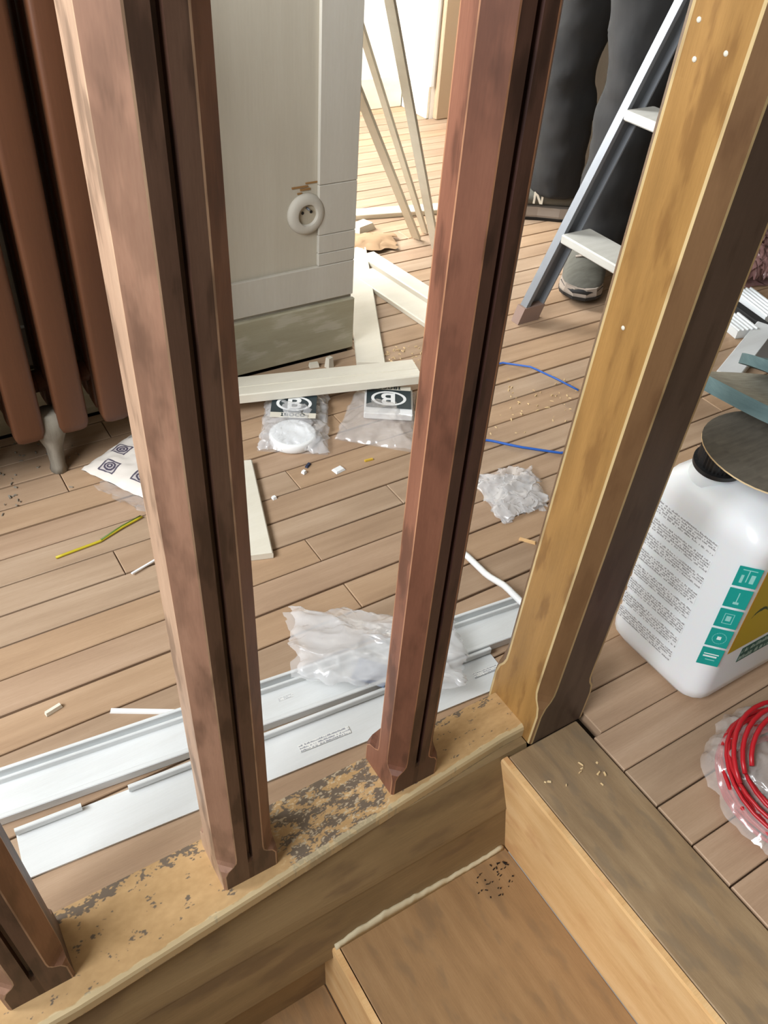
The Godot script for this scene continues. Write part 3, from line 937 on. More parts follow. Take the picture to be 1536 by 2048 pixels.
	jf.capsule(hp + Vector3(0, 0.06, 0), chest, 0.155, 0.145, 0.05); jf.capsule(chest - left * 0.11, chest + left * 0.11, 0.125, 0.125, 0.05); jf.capsule(chest, neck, 0.1, 0.075, 0.05)
	for w in wrists:
		jf.capsule(w[0], w[1], 0.07, 0.058); jf.capsule(w[1], w[1].lerp(w[2], 0.85), 0.058, 0.045)
	jf.folds(n, 0.015)
	jf.cut_below(0.95)
	jf.mesh_into(jg)
	put("jacket", jg.mesh(), M.cloth, p)
	var hg := MB.new(true)
	var hh := Field.new(head - Vector3(0.16, 0.12, 0.16), head + Vector3(0.16, 0.2, 0.16), 0.012)
	hh.capsule(head + Vector3(0, 0.055, 0) - fwd * 0.015, head + Vector3(0, 0.01, 0) - fwd * 0.03, 0.093, 0.084, 0.03)
	hh.mesh_into(hg)
	put("hair", hg.mesh(), M.hair, p)
	shoe(p, Vector3(0.095, 0, -0.2), Vector3(-0.8, 0, -0.6).normalized(), true)
	shoe(p, Vector3(-0.06, 0, 0.145), Vector3(-0.72, 0, 0.69).normalized(), false)

func shoe(p: Node3D, ankle: Vector3, dir: Vector3, mark: bool):
	var s := Node3D.new()
	s.name = "shoe"
	p.add_child(s, true)
	s.position = ankle
	s.scale = Vector3.ONE * 1.1
	s.rotation.y = atan2(dir.x, dir.z)                  # toe towards local +z
	s.set_meta("label", "grey running shoe with a pale sole")
	var up := MB.new(true)
	var rings := []
	#      z, half width, sole height, top height
	for q in [[-0.068, 0.02, 0.035, 0.085], [-0.06, 0.032, 0.03, 0.102], [-0.03, 0.038, 0.03, 0.108], [0.02, 0.041, 0.03, 0.102], [0.06, 0.045, 0.03, 0.088], [0.11, 0.050, 0.03, 0.070], [0.16, 0.048, 0.03, 0.062], [0.195, 0.036, 0.032, 0.055], [0.21, 0.016, 0.034, 0.045]]:
		var ring := []
		for j in 14:
			var t := TAU * j / 14
			var cy: float = (q[2] + q[3]) / 2; var hy: float = (q[3] - q[2]) / 2
			var yy := sin(t)
			ring.append(Vector3(cos(t) * q[1] * (1.0 - 0.28 * maxf(0.0, yy)), cy + yy * hy, q[0]))
		rings.append(ring)
	up.loft(rings)
	put("upper", up.mesh(), M.shoe, s)
	var so := MB.new()
	var a := []; var b := []; var c := []
	var outline := []
	for q in [[-0.075, 0.018], [-0.062, 0.036], [-0.03, 0.041], [0.03, 0.040], [0.08, 0.046], [0.12, 0.052], [0.165, 0.050], [0.2, 0.038], [0.218, 0.015]]: outline.append(Vector2(q[1], q[0]))
	var loop := outline.duplicate()
	for k in range(outline.size() - 1, -1, -1): loop.append(Vector2(-outline[k].x, outline[k].y))
	loop.reverse()
	for v in loop:
		var lift := 0.018 * smoothstep(0.12, 0.21, v.y)
		a.append(Vector3(v.x * 0.96, 0.0075 + lift, v.y)); b.append(Vector3(v.x, 0.014 + lift, v.y)); c.append(Vector3(v.x * 0.93, 0.036 + lift * 0.6, v.y * 0.99))
	a.reverse(); b.reverse(); c.reverse()
	so.loft([a, b, c])
	put("midsole", so.mesh(), M.sole, s)
	var tr := MB.new()
	var a2 := []; var b2 := []
	for v in loop:
		var lift := 0.02 * smoothstep(0.12, 0.21, v.y)
		a2.append(Vector3(v.x * 0.95, lift, v.y)); b2.append(Vector3(v.x * 1.01, 0.008 + lift, v.y * 1.01))
	a2.reverse(); b2.reverse()
	tr.loft([a2, b2])
	put("tread_rubber", tr.mesh(), M.rubber, s)
	var toe := MB.new(true)
	var tr_ := []
	for q in [[0.16, 0.049, 0.045], [0.195, 0.038, 0.048], [0.2175, 0.018, 0.046]]:
		var ring := []
		for j in 10:
			var t := TAU * j / 10
			ring.append(Vector3(cos(t) * q[1] * 1.02, 0.03 + (sin(t) * 0.5 + 0.5) * (q[2] - 0.03), q[0]))
		tr_.append(ring)
	toe.loft(tr_)
	put("toe_bumper", toe.mesh(), M.rubber, s)
	for k in 4:
		var lace := MB.new(true)
		var z := 0.03 + 0.022 * k
		var y := 0.101 - 0.0075 * k
		lace.tube([Vector3(-0.026, y - 0.008, z), Vector3(0, y + 0.003, z + 0.004), Vector3(0.026, y - 0.008, z)], 0.0032, 6)
		put("lace", lace.mesh(), M.sole, s)
	if mark:
		for sx in [-1.0, 1.0]:
			var tm := TextMesh.new()
			var font := SystemFont.new()
			font.font_names = PackedStringArray(["Droid Sans"])
			font.font_weight = 700
			tm.font = font
			tm.text = "N"
			tm.font_size = 40
			tm.pixel_size = 0.0011
			tm.depth = 0.003
			var o := put("side_letter", tm, M.pale, s, "pale letter N on the side")
			o.position = Vector3(sx * 0.0425, 0.062, 0.035)
			o.rotation = Vector3(0, sx * PI / 2, 0)

# ------------------------------------------------------------------ jug and sanding discs
func jug_ring(y: float, hx: float, hz: float, c: float) -> Array:
	# rounded rectangle with broad corners, counter-clockwise about +y
	var pts := []
	for q in [[-1, 1], [1, 1], [1, -1], [-1, -1]]:
		var cx: float = q[0] * (hx - c); var cz: float = q[1] * (hz - c)
		var start := atan2(q[0] * 1.0, q[1] * 1.0) - PI / 4
		for k in 5:
			var t := start + PI / 2 * k / 4.0
			pts.append(Vector3(cx + sin(t) * c, y, cz + cos(t) * c))
	return pts

func jug():
	var cx := 0.945; var cz := -0.468
	var j := thing("plastic_jug", "white plastic jug with teal squares and yellow label beside the newel post", "jug", Vector3(cx, 0, cz))
	var g := MB.new(true)
	var rings := []
	for l in [[0.0, 0.098, 0.076, 0.03], [0.004, 0.108, 0.085, 0.032], [0.014, 0.114, 0.0902, 0.03], [0.03, 0.115, 0.091, 0.028], [0.04, 0.1135, 0.0897, 0.028], [0.29, 0.1135, 0.0897, 0.028], [0.3, 0.114, 0.0902, 0.03], [0.315, 0.111, 0.088, 0.034], [0.332, 0.098, 0.07, 0.04], [0.344, 0.075, 0.05, 0.04], [0.35, 0.04, 0.028, 0.025]]:
		rings.append(jug_ring(l[0], l[1], l[2], l[3]))
	g.loft(rings)
	put("body", g.mesh(), M.jug, j)
	var neck := MB.new(true)
	neck.lathe([Vector2(0.036, -0.03), Vector2(0.034, 0.0), Vector2(0.028, 0.012), Vector2(0.026, 0.02)], 28)
	var nk := put("neck", neck.mesh(), M.jug, j)
	var cap := MB.new()
	var ribs := []
	for l in [[0.0335, 0.0], [0.0335, 0.006], [0.0, 0.0]]:
		pass
	for l in [[0.0335, 0.0, 0], [0.0335, 0.0065, 0], [0.0295, 0.007, 1], [0.0285, 0.036, 1], [0.0265, 0.039, 0]]:
		var ring := []
		for k in 72:
			var t := TAU * k / 72
			var r: float = l[0] - (0.0012 if l[2] == 1 and k % 2 == 0 else 0.0)
			ring.append(Vector3(sin(t) * r, l[1], cos(t) * r))
		ribs.append(ring)
	cap.loft(ribs)
	var cp := put("cap", cap.mesh(), M.black, j, "black ribbed screw cap")
	nk.position = Vector3(-0.07, 0.33, -0.036)
	nk.rotation = Vector3(0.05, 0, 0.12)
	cp.position = nk.position + Vector3(-0.0015, 0.018, 0)
	cp.rotation = nk.rotation
	var hd := MB.new(true)
	var pts := []
	for k in 13:
		var t := PI * k / 12
		pts.append(Vector3(0.045 - 0.052 * cos(t), 0.325 + 0.062 * sin(t), -0.002))
	hd.tube(pts, 0.015, 12)
	put("handle", hd.mesh(), M.jug, j)
	# print: paragraphs on the narrow side, teal squares down the corner, yellow front
	for k in 8:
		var y := 0.046 + 0.030 * k
		decal_plate("text_block", Vector3(-0.1137, y, -0.0775), Vector3(0, 0, 0.108), Vector3(0, 0.021, 0), print_tex(60 + k, 220, 30, 5, rgb(128, 128, 130), rgb(236, 238, 240)), j, "paragraph of tiny grey print")
	var cu := Vector3(-0.1125, 0, 0.0655); var cv := Vector3(-0.0925, 0, 0.0867)
	for k in 5:
		var y := 0.088 + 0.0385 * k
		var im := Image.create(64, 64, false, Image.FORMAT_RGB8)
		im.fill(rgb(0, 158, 148))
		var ink := rgb(150, 214, 208)
		match k:
			0:
				im.fill_rect(Rect2i(10, 20, 44, 4), rgb(235, 245, 244)); im.fill_rect(Rect2i(10, 28, 40, 6), rgb(235, 245, 244)); im.fill_rect(Rect2i(20, 42, 28, 3), ink)
			1:
				for a in 40:
					var t := TAU * a / 40
					im.fill_rect(Rect2i(32 + int(20 * cos(t)), 32 + int(20 * sin(t)), 2, 2), ink)
				im.fill_rect(Rect2i(26, 26, 12, 12), rgb(230, 245, 244))
			2:
				for r in [Rect2i(18, 14, 28, 2), Rect2i(18, 48, 28, 2), Rect2i(18, 14, 2, 36), Rect2i(44, 14, 2, 36), Rect2i(25, 22, 14, 18)]: im.fill_rect(r, ink)
			3:
				im.fill_rect(Rect2i(30, 12, 3, 32), ink); im.fill_rect(Rect2i(24, 44, 16, 8), ink)
			4:
				im.fill_rect(Rect2i(12, 8, 40, 3), ink); im.fill_rect(Rect2i(30, 8, 3, 40), ink); im.fill_rect(Rect2i(14, 26, 8, 26), ink); im.fill_rect(Rect2i(40, 22, 12, 28), ink)
		decal_plate("pictogram", Vector3(cu.x, y, cu.z) + Vector3(-0.005, 0, 0.0035), cv - cu, Vector3(0, 0.034, 0), ImageTexture.create_from_image(im), j, "teal square with a pale pictogram")
	decal_plate("front_label", Vector3(-0.086, 0.108, 0.0898), Vector3(0.172, 0, 0), Vector3(0, 0.178, 0), yellow_tex(), j, "yellow label with dark green fronds")
	decal_plate("label_band", Vector3(-0.05, 0.07, 0.0898), Vector3(0.13, 0, 0), Vector3(0, 0.03, 0), print_tex(77, 160, 36, 2, rgb(190, 214, 204), rgb(24, 92, 84)), j, "dark green band under the yellow label")

func yellow_tex() -> ImageTexture:
	var w := 256; var h := 256
	var im := Image.create(w, h, false, Image.FORMAT_RGB8)
	im.fill(rgb(196, 172, 32))
	im.fill_rect(Rect2i(0, 0, 4, h), rgb(206, 150, 24))
	var green := rgb(44, 74, 40)
	for q in [[70, 60, 1.0], [50, 150, 0.8], [150, 110, 1.2]]:
		for a in 7:
			var t := PI * (0.08 + 0.14 * a)
			for k in 26:
				var r: float = k * 1.3 * q[2]
				var x := int(q[0] + cos(t) * r); var y := int(q[1] - sin(t) * r * 0.8 + k * k * 0.03)
				im.fill_rect(Rect2i(x, y, maxi(1, 5 - k / 6), maxi(1, 5 - k / 6)), green)
	return ImageTexture.create_from_image(im)

func disc_mesh(r: float, bend: float, thick: float) -> Array:
	# a slightly bent round pad: [upper face, edge, lower face]
	var at := func(k: float, j: int, y: float) -> Vector3:
		var t := TAU * j / 40
		var x := r * k * sin(t); var z := r * k * cos(t)
		return Vector3(x, y + bend * (x * x - 0.5 * z * z) / r + bend * 0.5 * x * z / r, z)
	var top := MB.new(true); var edge := MB.new(true); var low := MB.new(true)
	for j in 40:
		for i in 5:
			var k0 := i / 5.0; var k1 := (i + 1) / 5.0
			top.quad(at.call(k0, j, thick), at.call(k1, j, thick), at.call(k1, j + 1, thick), at.call(k0, j + 1, thick))
			low.quad(at.call(k0, j + 1, 0.0), at.call(k1, j + 1, 0.0), at.call(k1, j, 0.0), at.call(k0, j, 0.0))
		edge.quad(at.call(1.0, j, 0.0), at.call(1.0, j + 1, 0.0), at.call(1.0, j + 1, thick), at.call(1.0, j, thick))
	return [top.mesh(), edge.mesh(), low.mesh()]

func discs():
	var teal := tri_mat(wood_tex(211, [rgb(82, 104, 108), rgb(96, 120, 122), rgb(112, 134, 134)], true), Vector3(9, 9, 9), 0.85)
	var grit := tri_mat(wood_tex(215, [rgb(88, 82, 72), rgb(102, 95, 84), rgb(116, 108, 96)], true), Vector3(14, 14, 14), 0.9)
	var pale_grit := tri_mat(wood_tex(219, [rgb(140, 134, 118), rgb(158, 152, 136), rgb(172, 166, 150)], true), Vector3(14, 14, 14), 0.9)
	var spots := [
		["thin brown sanding disc lying on the black jug cap, lowest of the pile", Vector3(0.876, 0.4045, -0.447), -0.06, 0.083, 0.05, 0.0022, grit, M.bare, grit],
		["thick teal sanding pad in the middle of the pile on the jug", Vector3(0.914, 0.430, -0.495), 0.26, 0.085, 0.1, 0.019, pale_grit, teal, teal],
		["uppermost thick teal sanding pad on the jug", Vector3(0.960, 0.458, -0.485), 0.34, 0.083, 0.1, 0.013, teal, teal, teal]]
	for s in spots:
		var t := thing("sanding_pad", s[0], "sanding pad", s[1], 0.0, "sanding pads piled on the jug")
		t.basis = Basis(Vector3(-0.5, 0, -0.86).normalized(), s[2])
		var mm := disc_mesh(s[3], s[4], s[5])
		put("upper_face", mm[0], s[6], t)
		put("rim", mm[1], s[7], t)
		put("lower_face", mm[2], s[8], t)

# ------------------------------------------------------------------ bags and packages
func crumple(corners: Array, nu: int, nv: int, height: float, seed_: int, freq: float, ragged := 0.0, dome := 0.0, round_ := false) -> ArrayMesh:
	# a crumpled film lying between four corners (in the parent's frame)
	var n := FastNoiseLite.new()
	n.seed = seed_; n.frequency = freq; n.fractal_type = FastNoiseLite.FRACTAL_RIDGED; n.fractal_octaves = 3; n.fractal_gain = 0.3
	var m := FastNoiseLite.new()
	m.seed = seed_ + 5; m.frequency = freq * 0.5
	var w := FastNoiseLite.new()
	w.seed = seed_ + 8; w.frequency = freq * 0.4
	var g := MB.new(true)
	var pts := []
	for i in nu + 1:
		for j in nv + 1:
			var u := float(i) / nu; var v := float(j) / nv
			if round_:
				var s := Vector2(u * 2 - 1, v * 2 - 1)
				s = Vector2(s.x * sqrt(1 - 0.42 * s.y * s.y), s.y * sqrt(1 - 0.42 * s.x * s.x))
				u = s.x * 0.5 + 0.5; v = s.y * 0.5 + 0.5
			var p: Vector3 = corners[0].lerp(corners[1], u).lerp(corners[3].lerp(corners[2], u), v)
			var edge := minf(minf(i, nu - i) / float(nu), minf(j, nv - j) / float(nv)) * 2.0
			p += Vector3(m.get_noise_2d(u * 40 + 9, v * 40), 0, m.get_noise_2d(u * 40, v * 40 + 31)) * ragged
			var wx := p.x * 100 + w.get_noise_2d(p.x * 100, p.z * 100) * 3.0
			p.y += height * (0.5 + 0.5 * n.get_noise_2d(wx, p.z * 100 + w.get_noise_2d(p.x * 100 + 50, p.z * 100) * 3.0)) + dome * sqrt(clampf(edge, 0.0, 1.0))
			pts.append(p)
	for i in nu:
		for j in nv:
			var a: Vector3 = pts[i * (nv + 1) + j]; var b: Vector3 = pts[(i + 1) * (nv + 1) + j]; var c: Vector3 = pts[(i + 1) * (nv + 1) + j + 1]; var d: Vector3 = pts[i * (nv + 1) + j + 1]
			if (i + j) % 2 == 0: g.tri(a, b, c); g.tri(a, c, d)
			else: g.tri(a, b, d); g.tri(b, c, d)
	return g.mesh()

func bag(called: String, label: String, corners: Array, height: float, seed_: int, mat: Material, dome := 0.02, freq := 0.35, ragged := 0.012) -> Node3D:
	var c := Vector3.ZERO
	for p in corners: c += p
	c /= corners.size()
	c.y = 0.0
	var t := thing(called, label, "plastic bag", c)
	var lo := []; var hi := []
	for p in corners:
		lo.append(p - c); hi.append(p - c)
	put("lower_film", crumple(lo, 24, 20, height * 0.2, seed_ + 3, freq, ragged), mat, t)
	put("upper_film", crumple(hi, 64, 56, height, seed_, freq, ragged, dome), mat, t)
	return t

func ring_plate(r0: float, r1: float, y: float, h: float) -> ArrayMesh:
	var g := MB.new(true)
	g.lathe([Vector2(r1 - 0.002, 0), Vector2(r1, 0.002), Vector2(r1, h - 0.004), Vector2(r1 - 0.004, h), Vector2(r0, h + y)], 36)
	return g.mesh()

func logo_card(parent: Node3D, at: Vector3, w: float, flip: bool):
	var c := Node3D.new()
	c.name = "header_card"
	parent.add_child(c, true)
	c.position = at
	if flip: c.rotation.y = PI
	c.set_meta("label", "dark slate card with a white ringed letter B")
	box_part("card", Vector3(-w / 2, 0, -w * 0.36), Vector3(w / 2, 0.0012, w * 0.36), M.slate, c)
	box_part("card_strip", Vector3(-w / 2, 0.0002, w * 0.36), Vector3(w / 2, 0.0013, w * 0.54), M.pale, c)
	var ring := MB.new()
	var rings := []
	for q in [[0.30, 0.0012], [0.36, 0.0012], [0.36, 0.0018], [0.30, 0.0018]]:
		var rr := []
		for k in 32:
			var t := TAU * k / 32
			rr.append(Vector3(sin(t) * q[0] * w * 1.1, q[1], cos(t) * q[0] * w * 0.8))
		rings.append(rr)
	rings.append(rings[0])
	ring.loft(rings, false, false)
	put("logo_ring", ring.mesh(), M.white, c)
	for k in [["B", w * 0.62, Vector3(0, 0.0013, 0.0), M.white], ["IBOCO", w * 0.17, Vector3(0, 0.0014, w * 0.45), M.slate]]:
		var tm := TextMesh.new()
		var font := SystemFont.new()
		font.font_names = PackedStringArray(["Droid Sans"])
		font.font_weight = 800
		tm.font = font
		tm.text = k[0]
		tm.font_size = 64
		tm.pixel_size = k[1] / 64.0
		tm.depth = 0.0006
		var o := put("logo_letter" if k[0] == "B" else "card_lettering", tm, k[3], c)
		o.position = k[2]
		o.rotation.x = -PI / 2

func packages():
	# two bagged fittings under the trim
	var turn := atan2(-0.066, 0.112) + PI
	turn = -atan2(0.066, 0.112)
	var p1 := thing("bagged_fitting", "bagged white round fitting with an upright logo card under the cream trim", "package", Vector3(0.652, 0, -1.275), turn, "bagged round fittings")
	var ring := put("round_fitting", ring_plate(0.03, 0.046, -0.008, 0.02), M.white, p1)
	ring.position = Vector3(0.0, 0.001, 0.056)
	logo_card(p1, Vector3(-0.002, 0.0285, -0.03), 0.09, false)
	put("bag_film", crumple([Vector3(-0.066, 0.002, 0.095), Vector3(0.07, 0.002, 0.1), Vector3(0.066, 0.002, -0.1), Vector3(-0.062, 0.002, -0.1)], 44, 52, 0.006, 21, 0.3, 0.01, 0.03), M.film_thick, p1)
	put("bag_film", crumple([Vector3(-0.066, 0.0005, 0.095), Vector3(0.07, 0.0005, 0.1), Vector3(0.066, 0.0005, -0.1), Vector3(-0.062, 0.0005, -0.1)], 6, 6, 0.0005, 22, 0.3, 0.0), M.film, p1)
	var p2 := thing("bagged_fitting", "mostly empty clear bag with an inverted logo card under the cream trim", "package", Vector3(0.81, 0, -1.21), -atan2(0.075, 0.118), "bagged round fittings")
	logo_card(p2, Vector3(0.02, 0.021, -0.05), 0.092, true)
	box_part("folded_card", Vector3(-0.03, 0.004, -0.095), Vector3(0.07, 0.0195, 0.002), M.white, p2, 0.002)
	put("bag_film", crumple([Vector3(-0.085, 0.002, 0.075), Vector3(0.075, 0.002, 0.105), Vector3(0.078, 0.002, -0.1), Vector3(-0.05, 0.002, -0.1)], 48, 52, 0.005, 31, 0.2, 0.008, 0.022), M.film_grey, p2)
	put("bag_film", crumple([Vector3(-0.085, 0.0005, 0.075), Vector3(0.075, 0.0005, 0.105), Vector3(0.078, 0.0005, -0.1), Vector3(-0.05, 0.0005, -0.1)], 6, 6, 0.0005, 32, 0.3, 0.0), M.film, p2)
	# printed white packet by the radiator
	var p3 := thing("printed_packet", "white plastic packet printed with small square logos by the radiator", "package", Vector3(0.35, 0, -1.245), 0.5)
	var im := Image.create(256, 256, false, Image.FORMAT_RGB8)
	im.fill(rgb(216, 208, 198))
	for q in [[40, 60], [120, 40], [200, 64], [50, 150], [134, 130], [210, 160], [70, 226], [160, 220]]:
		im.fill_rect(Rect2i(q[0] - 22, q[1] - 22, 44, 44), rgb(84, 78, 90))
		im.fill_rect(Rect2i(q[0] - 18, q[1] - 18, 36, 36), rgb(190, 182, 178))
		for a in 48:
			var t := TAU * a / 48
			for r in [13, 14, 15, 6, 7]: im.fill_rect(Rect2i(q[0] + int(r * cos(t)) - 1, q[1] + int(r * sin(t)) - 1, 3, 3), rgb(78, 72, 86))
	var pm := flat_mat(Color(1, 1, 1), 0.3)
	pm.albedo_texture = ImageTexture.create_from_image(im)
	var pg := MB.new(true)
	var nn := FastNoiseLite.new()
	nn.seed = 3; nn.frequency = 0.25
	for s in 2:
		var N := 18
		var P := func(i: int, j: int) -> Vector3:
			var u := float(i) / N * 2 - 1; var v := float(j) / N * 2 - 1
			var hgt := 0.019 * pow(maxf(0.0, (1 - pow(absf(u), 3)) * (1 - pow(absf(v), 3))), 0.6)
			return Vector3(u * 0.078, 0.02 + (hgt if s == 0 else -hgt) + (nn.get_noise_2d(i * 2.3, j * 2.3) * 0.006 if s == 0 else 0.0), v * 0.1)
		for i in N:
			for j in N:
				var q := [P.call(i, j), P.call(i, j + 1), P.call(i + 1, j + 1), P.call(i + 1, j)]
				var uv := [Vector2(i, j) / N, Vector2(i, j + 1) / N, Vector2(i + 1, j + 1) / N, Vector2(i + 1, j) / N]
				if s == 0: pg.quad_uv(q[0], q[1], q[2], q[3], uv[0], uv[1], uv[2], uv[3])
				else: pg.quad_uv(q[0], q[3], q[2], q[1], uv[0], uv[3], uv[2], uv[1])
	put("packet", pg.mesh(), pm, p3)
	put("clear_flap", crumple([Vector3(-0.1, 0.002, 0.09), Vector3(-0.05, 0.002, 0.1), Vector3(-0.05, 0.006, -0.06), Vector3(-0.1, 0.004, -0.05)], 8, 14, 0.016, 41, 0.4, 0.012), M.film, p3)
	# big crumpled bag over the trunking
	var big := bag("plastic_bag", "large crumpled translucent plastic bag lying over the white trunking", [Vector3(0.352, 0.022, -0.685), Vector3(0.548, 0.022, -0.556), Vector3(0.615, 0.022, -0.655), Vector3(0.405, 0.01, -0.822)], 0.016, 51, M.film_thick, 0.026, 0.1, 0.02)
	box_part("folded_leaflet", Vector3(-0.055, 0.012, -0.02), Vector3(-0.015, 0.0135, 0.03), flat_mat(rgb(122, 140, 170), 0.6), big, 0.0, "bluish printed slip inside the bag").rotation.y = 0.7
	bag("plastic_bag", "small clear plastic bag on the planks below the blue wire", [Vector3(0.835, 0.001, -0.83), Vector3(0.94, 0.001, -0.83), Vector3(0.985, 0.001, -0.93), Vector3(0.868, 0.001, -0.965)], 0.012, 61, M.film_thick, 0.012, 0.14, 0.02)
	# red wire coil in its bag
	var rc := thing("wire_coil", "coil of red wire in a clear plastic bag on the landing boards", "wire coil", Vector3(0.86, 0, -0.212))
	for k in 30:
		var g := MB.new(true)
		var pts := []
		var r := 0.078 + 0.034 * ((k * 7) % 11) / 11.0
		var y := 0.008 + 0.005 * (k % 7)
		var tilt := rng.randf_range(-0.05, 0.05)
		for i in 33:
			var t := TAU * i / 32
			pts.append(Vector3(cos(t) * r, y + 0.004 * sin(t * 2 + k) + tilt * 0.1 * cos(t), sin(t) * r))
		g.tube(pts, 0.0028, 6)
		put("wire_turn", g.mesh(), M.red, rc)
	for k in 3:
		var g := MB.new(true)
		var pts := []
		for i in 15:
			var t := float(i) / 14
			var an := lerpf(3.5, 5.9, t) + 0.12 * k
			pts.append(Vector3(cos(an) * (0.104 - 0.01 * k), 0.046 + 0.02 * sin(PI * t) + 0.004 * k, sin(an) * (0.1 - 0.012 * k)))
		g.tube(pts, 0.0034, 6)
		put("loose_strand", g.mesh(), M.red, rc)
	put("bag_film", crumple([Vector3(-0.128, 0.002, 0.13), Vector3(0.14, 0.002, 0.13), Vector3(0.13, 0.002, -0.12), Vector3(-0.115, 0.002, -0.13)], 60, 60, 0.012, 71, 0.26, 0.012, 0.055, true), M.film_grey, rc)

# ------------------------------------------------------------------ cables
func wire(called: String, label: String, pts: Array, r: float, mat: Material):
	var c := Curve3D.new()
	for i in pts.size():
		var d: Vector3 = (pts[mini(i + 1, pts.size() - 1)] - pts[maxi(i - 1, 0)]) / 6.0
		c.add_point(pts[i] - pts[0], -d, d)
	var g := MB.new(true)
	var q := []
	var n := maxi(8, int(c.get_baked_length() / 0.012))
	for i in n + 1: q.append(c.sample_baked(c.get_baked_length() * i / n))
	g.tube(q, r, 8)
	var o := put(called, g.mesh(), mat)
	o.position = pts[0]
	tag(o, label, "wire")

func cables():
	wire("electric_wire", "blue wire on the planks behind the middle baluster, the farther run", [Vector3(1.13, 0.003, -1.28), Vector3(1.179, 0.006, -1.271), Vector3(1.219, 0.012, -1.221), Vector3(1.236, 0.014, -1.154), Vector3(1.262, 0.004, -1.106)], 0.0022, M.blue)
	wire("electric_wire", "blue wire on the planks above the small clear bag, the nearer run", [Vector3(0.93, 0.003, -1.06), Vector3(0.968, 0.004, -1.048), Vector3(1.011, 0.005, -0.998), Vector3(1.072, 0.003, -0.948), Vector3(1.13, 0.003, -0.925)], 0.0025, M.blue)
	wire("electric_cable", "white sheathed cable reaching the trunking beside the newel post", [Vector3(0.70, 0.0055, -0.86), Vector3(0.73, 0.0055, -0.799), Vector3(0.729, 0.010, -0.735), Vector3(0.728, 0.026, -0.69), Vector3(0.73, 0.0255, -0.63)], 0.0055, M.white)
	var yg := flat_mat(rgb(196, 178, 44), 0.5)
	wire("earth_wire", "yellow and green wire offcut on the planks before the radiator", [Vector3(0.133, 0.0025, -1.111), Vector3(0.207, 0.0025, -1.116), Vector3(0.25, 0.0032, -1.132), Vector3(0.289, 0.003, -1.143)], 0.0023, yg)
	var g := MB.new(true)
	g.tube([Vector3(0.076, 0.0014, -0.006), Vector3(0.117, 0.0018, -0.022), Vector3(0.154, 0.0016, -0.033)], 0.0020, 6)
	var o := get_node("earth_wire")
	put("green_stripe", g.mesh(), flat_mat(rgb(88, 112, 36), 0.5), o)

# ------------------------------------------------------------------ far right corner
func far_right():
	var a := Vector3(1.60, 0.0005, -0.985); var b := Vector3(1.885, 0.0005, -1.105)
	lying("trim_length", "bluish white flat trim lying on the floor beyond the jug", a, b, 0.05, 0.02, M.pvc)
	for q in [[Vector3(1.835, 0.0005, -1.185), Vector3(1.815, 0.0005, -1.105), "nearer ribbed white plastic plate beyond the newel post"], [Vector3(1.985, 0.0005, -1.27), Vector3(1.945, 0.0005, -1.125), "farther ribbed white plastic plate beyond the newel post"]]:
		var t := thing("ribbed_plate", q[2], "plastic plate", q[0], 0.0, "ribbed white plates beyond the newel")
		var d: Vector3 = q[1] - q[0]
		var g := MB.new()
		strip(g, [Vector2(-0.032, 0.0), Vector2(0.032, 0.0), Vector2(0.032, 0.02), Vector2(-0.032, 0.02)], Vector3.ZERO, d)
		put("plate", g.mesh(), M.pvc, t)
		for k in 5:
			var r := MB.new()
			var x := -0.026 + 0.013 * k
			strip(r, [Vector2(x - 0.003, 0.0195), Vector2(x + 0.003, 0.0195), Vector2(x + 0.002, 0.024), Vector2(x - 0.002, 0.024)], Vector3.ZERO, d)
			put("rib", r.mesh(), M.pvc, t)
	var kb := thing("black_bar", "black bar lying between the ribbed white plates", "bar", Vector3(1.914, 0.0005, -1.25))
	var kg := MB.new()
	strip(kg, [Vector2(-0.015, 0.0), Vector2(0.015, 0.0), Vector2(0.015, 0.016), Vector2(0.012, 0.018), Vector2(-0.012, 0.018), Vector2(-0.015, 0.016)], Vector3.ZERO, Vector3(-0.032, 0, 0.16))
	put("bar", kg.mesh(), M.rubber, kb)
	var k2 := box_part("grey_panel", Vector3(-0.1, 0, -0.06), Vector3(0.14, 0.02, 0.06), flat_mat(rgb(92, 88, 84), 0.6), self, 0.003)
	k2.position = Vector3(1.82, 0.0005, -0.99)
	k2.rotation.y = 0.42
	tag(k2, "dark grey panel lying beside the flat white trim", "panel")
	var c := Vector3(2.12, 0, -1.36)
	bag("plastic_bag", "brownish mauve plastic bag at the right edge beyond the newel post", [Vector3(2.02, 0.001, -1.30), Vector3(2.2, 0.001, -1.25), Vector3(2.3, 0.001, -1.45), Vector3(2.08, 0.001, -1.5)], 0.04, 81, film_mat(rgb(150, 112, 108), 0.75, 0.2), 0.08, 0.3, 0.02)

# ------------------------------------------------------------------ debris
func chip(called: String, label: String, category: String, at: Vector3, size: Vector3, turn: float, mat: Material, group := ""):
	var g := MB.new()
	g.loft([MB.rect(-size * Vector3(0.5, 0, 0.5), size * Vector3(0.5, 0, 0.5), 0.0, 0.0), MB.rect(-size * Vector3(0.5, 0, 0.46), size * Vector3(0.47, 0, 0.5), size.y, minf(size.x, size.z) * 0.12)])
	var o := put(called, g.mesh(), mat)
	o.position = at
	o.rotation.y = turn
	tag(o, label, category, group)

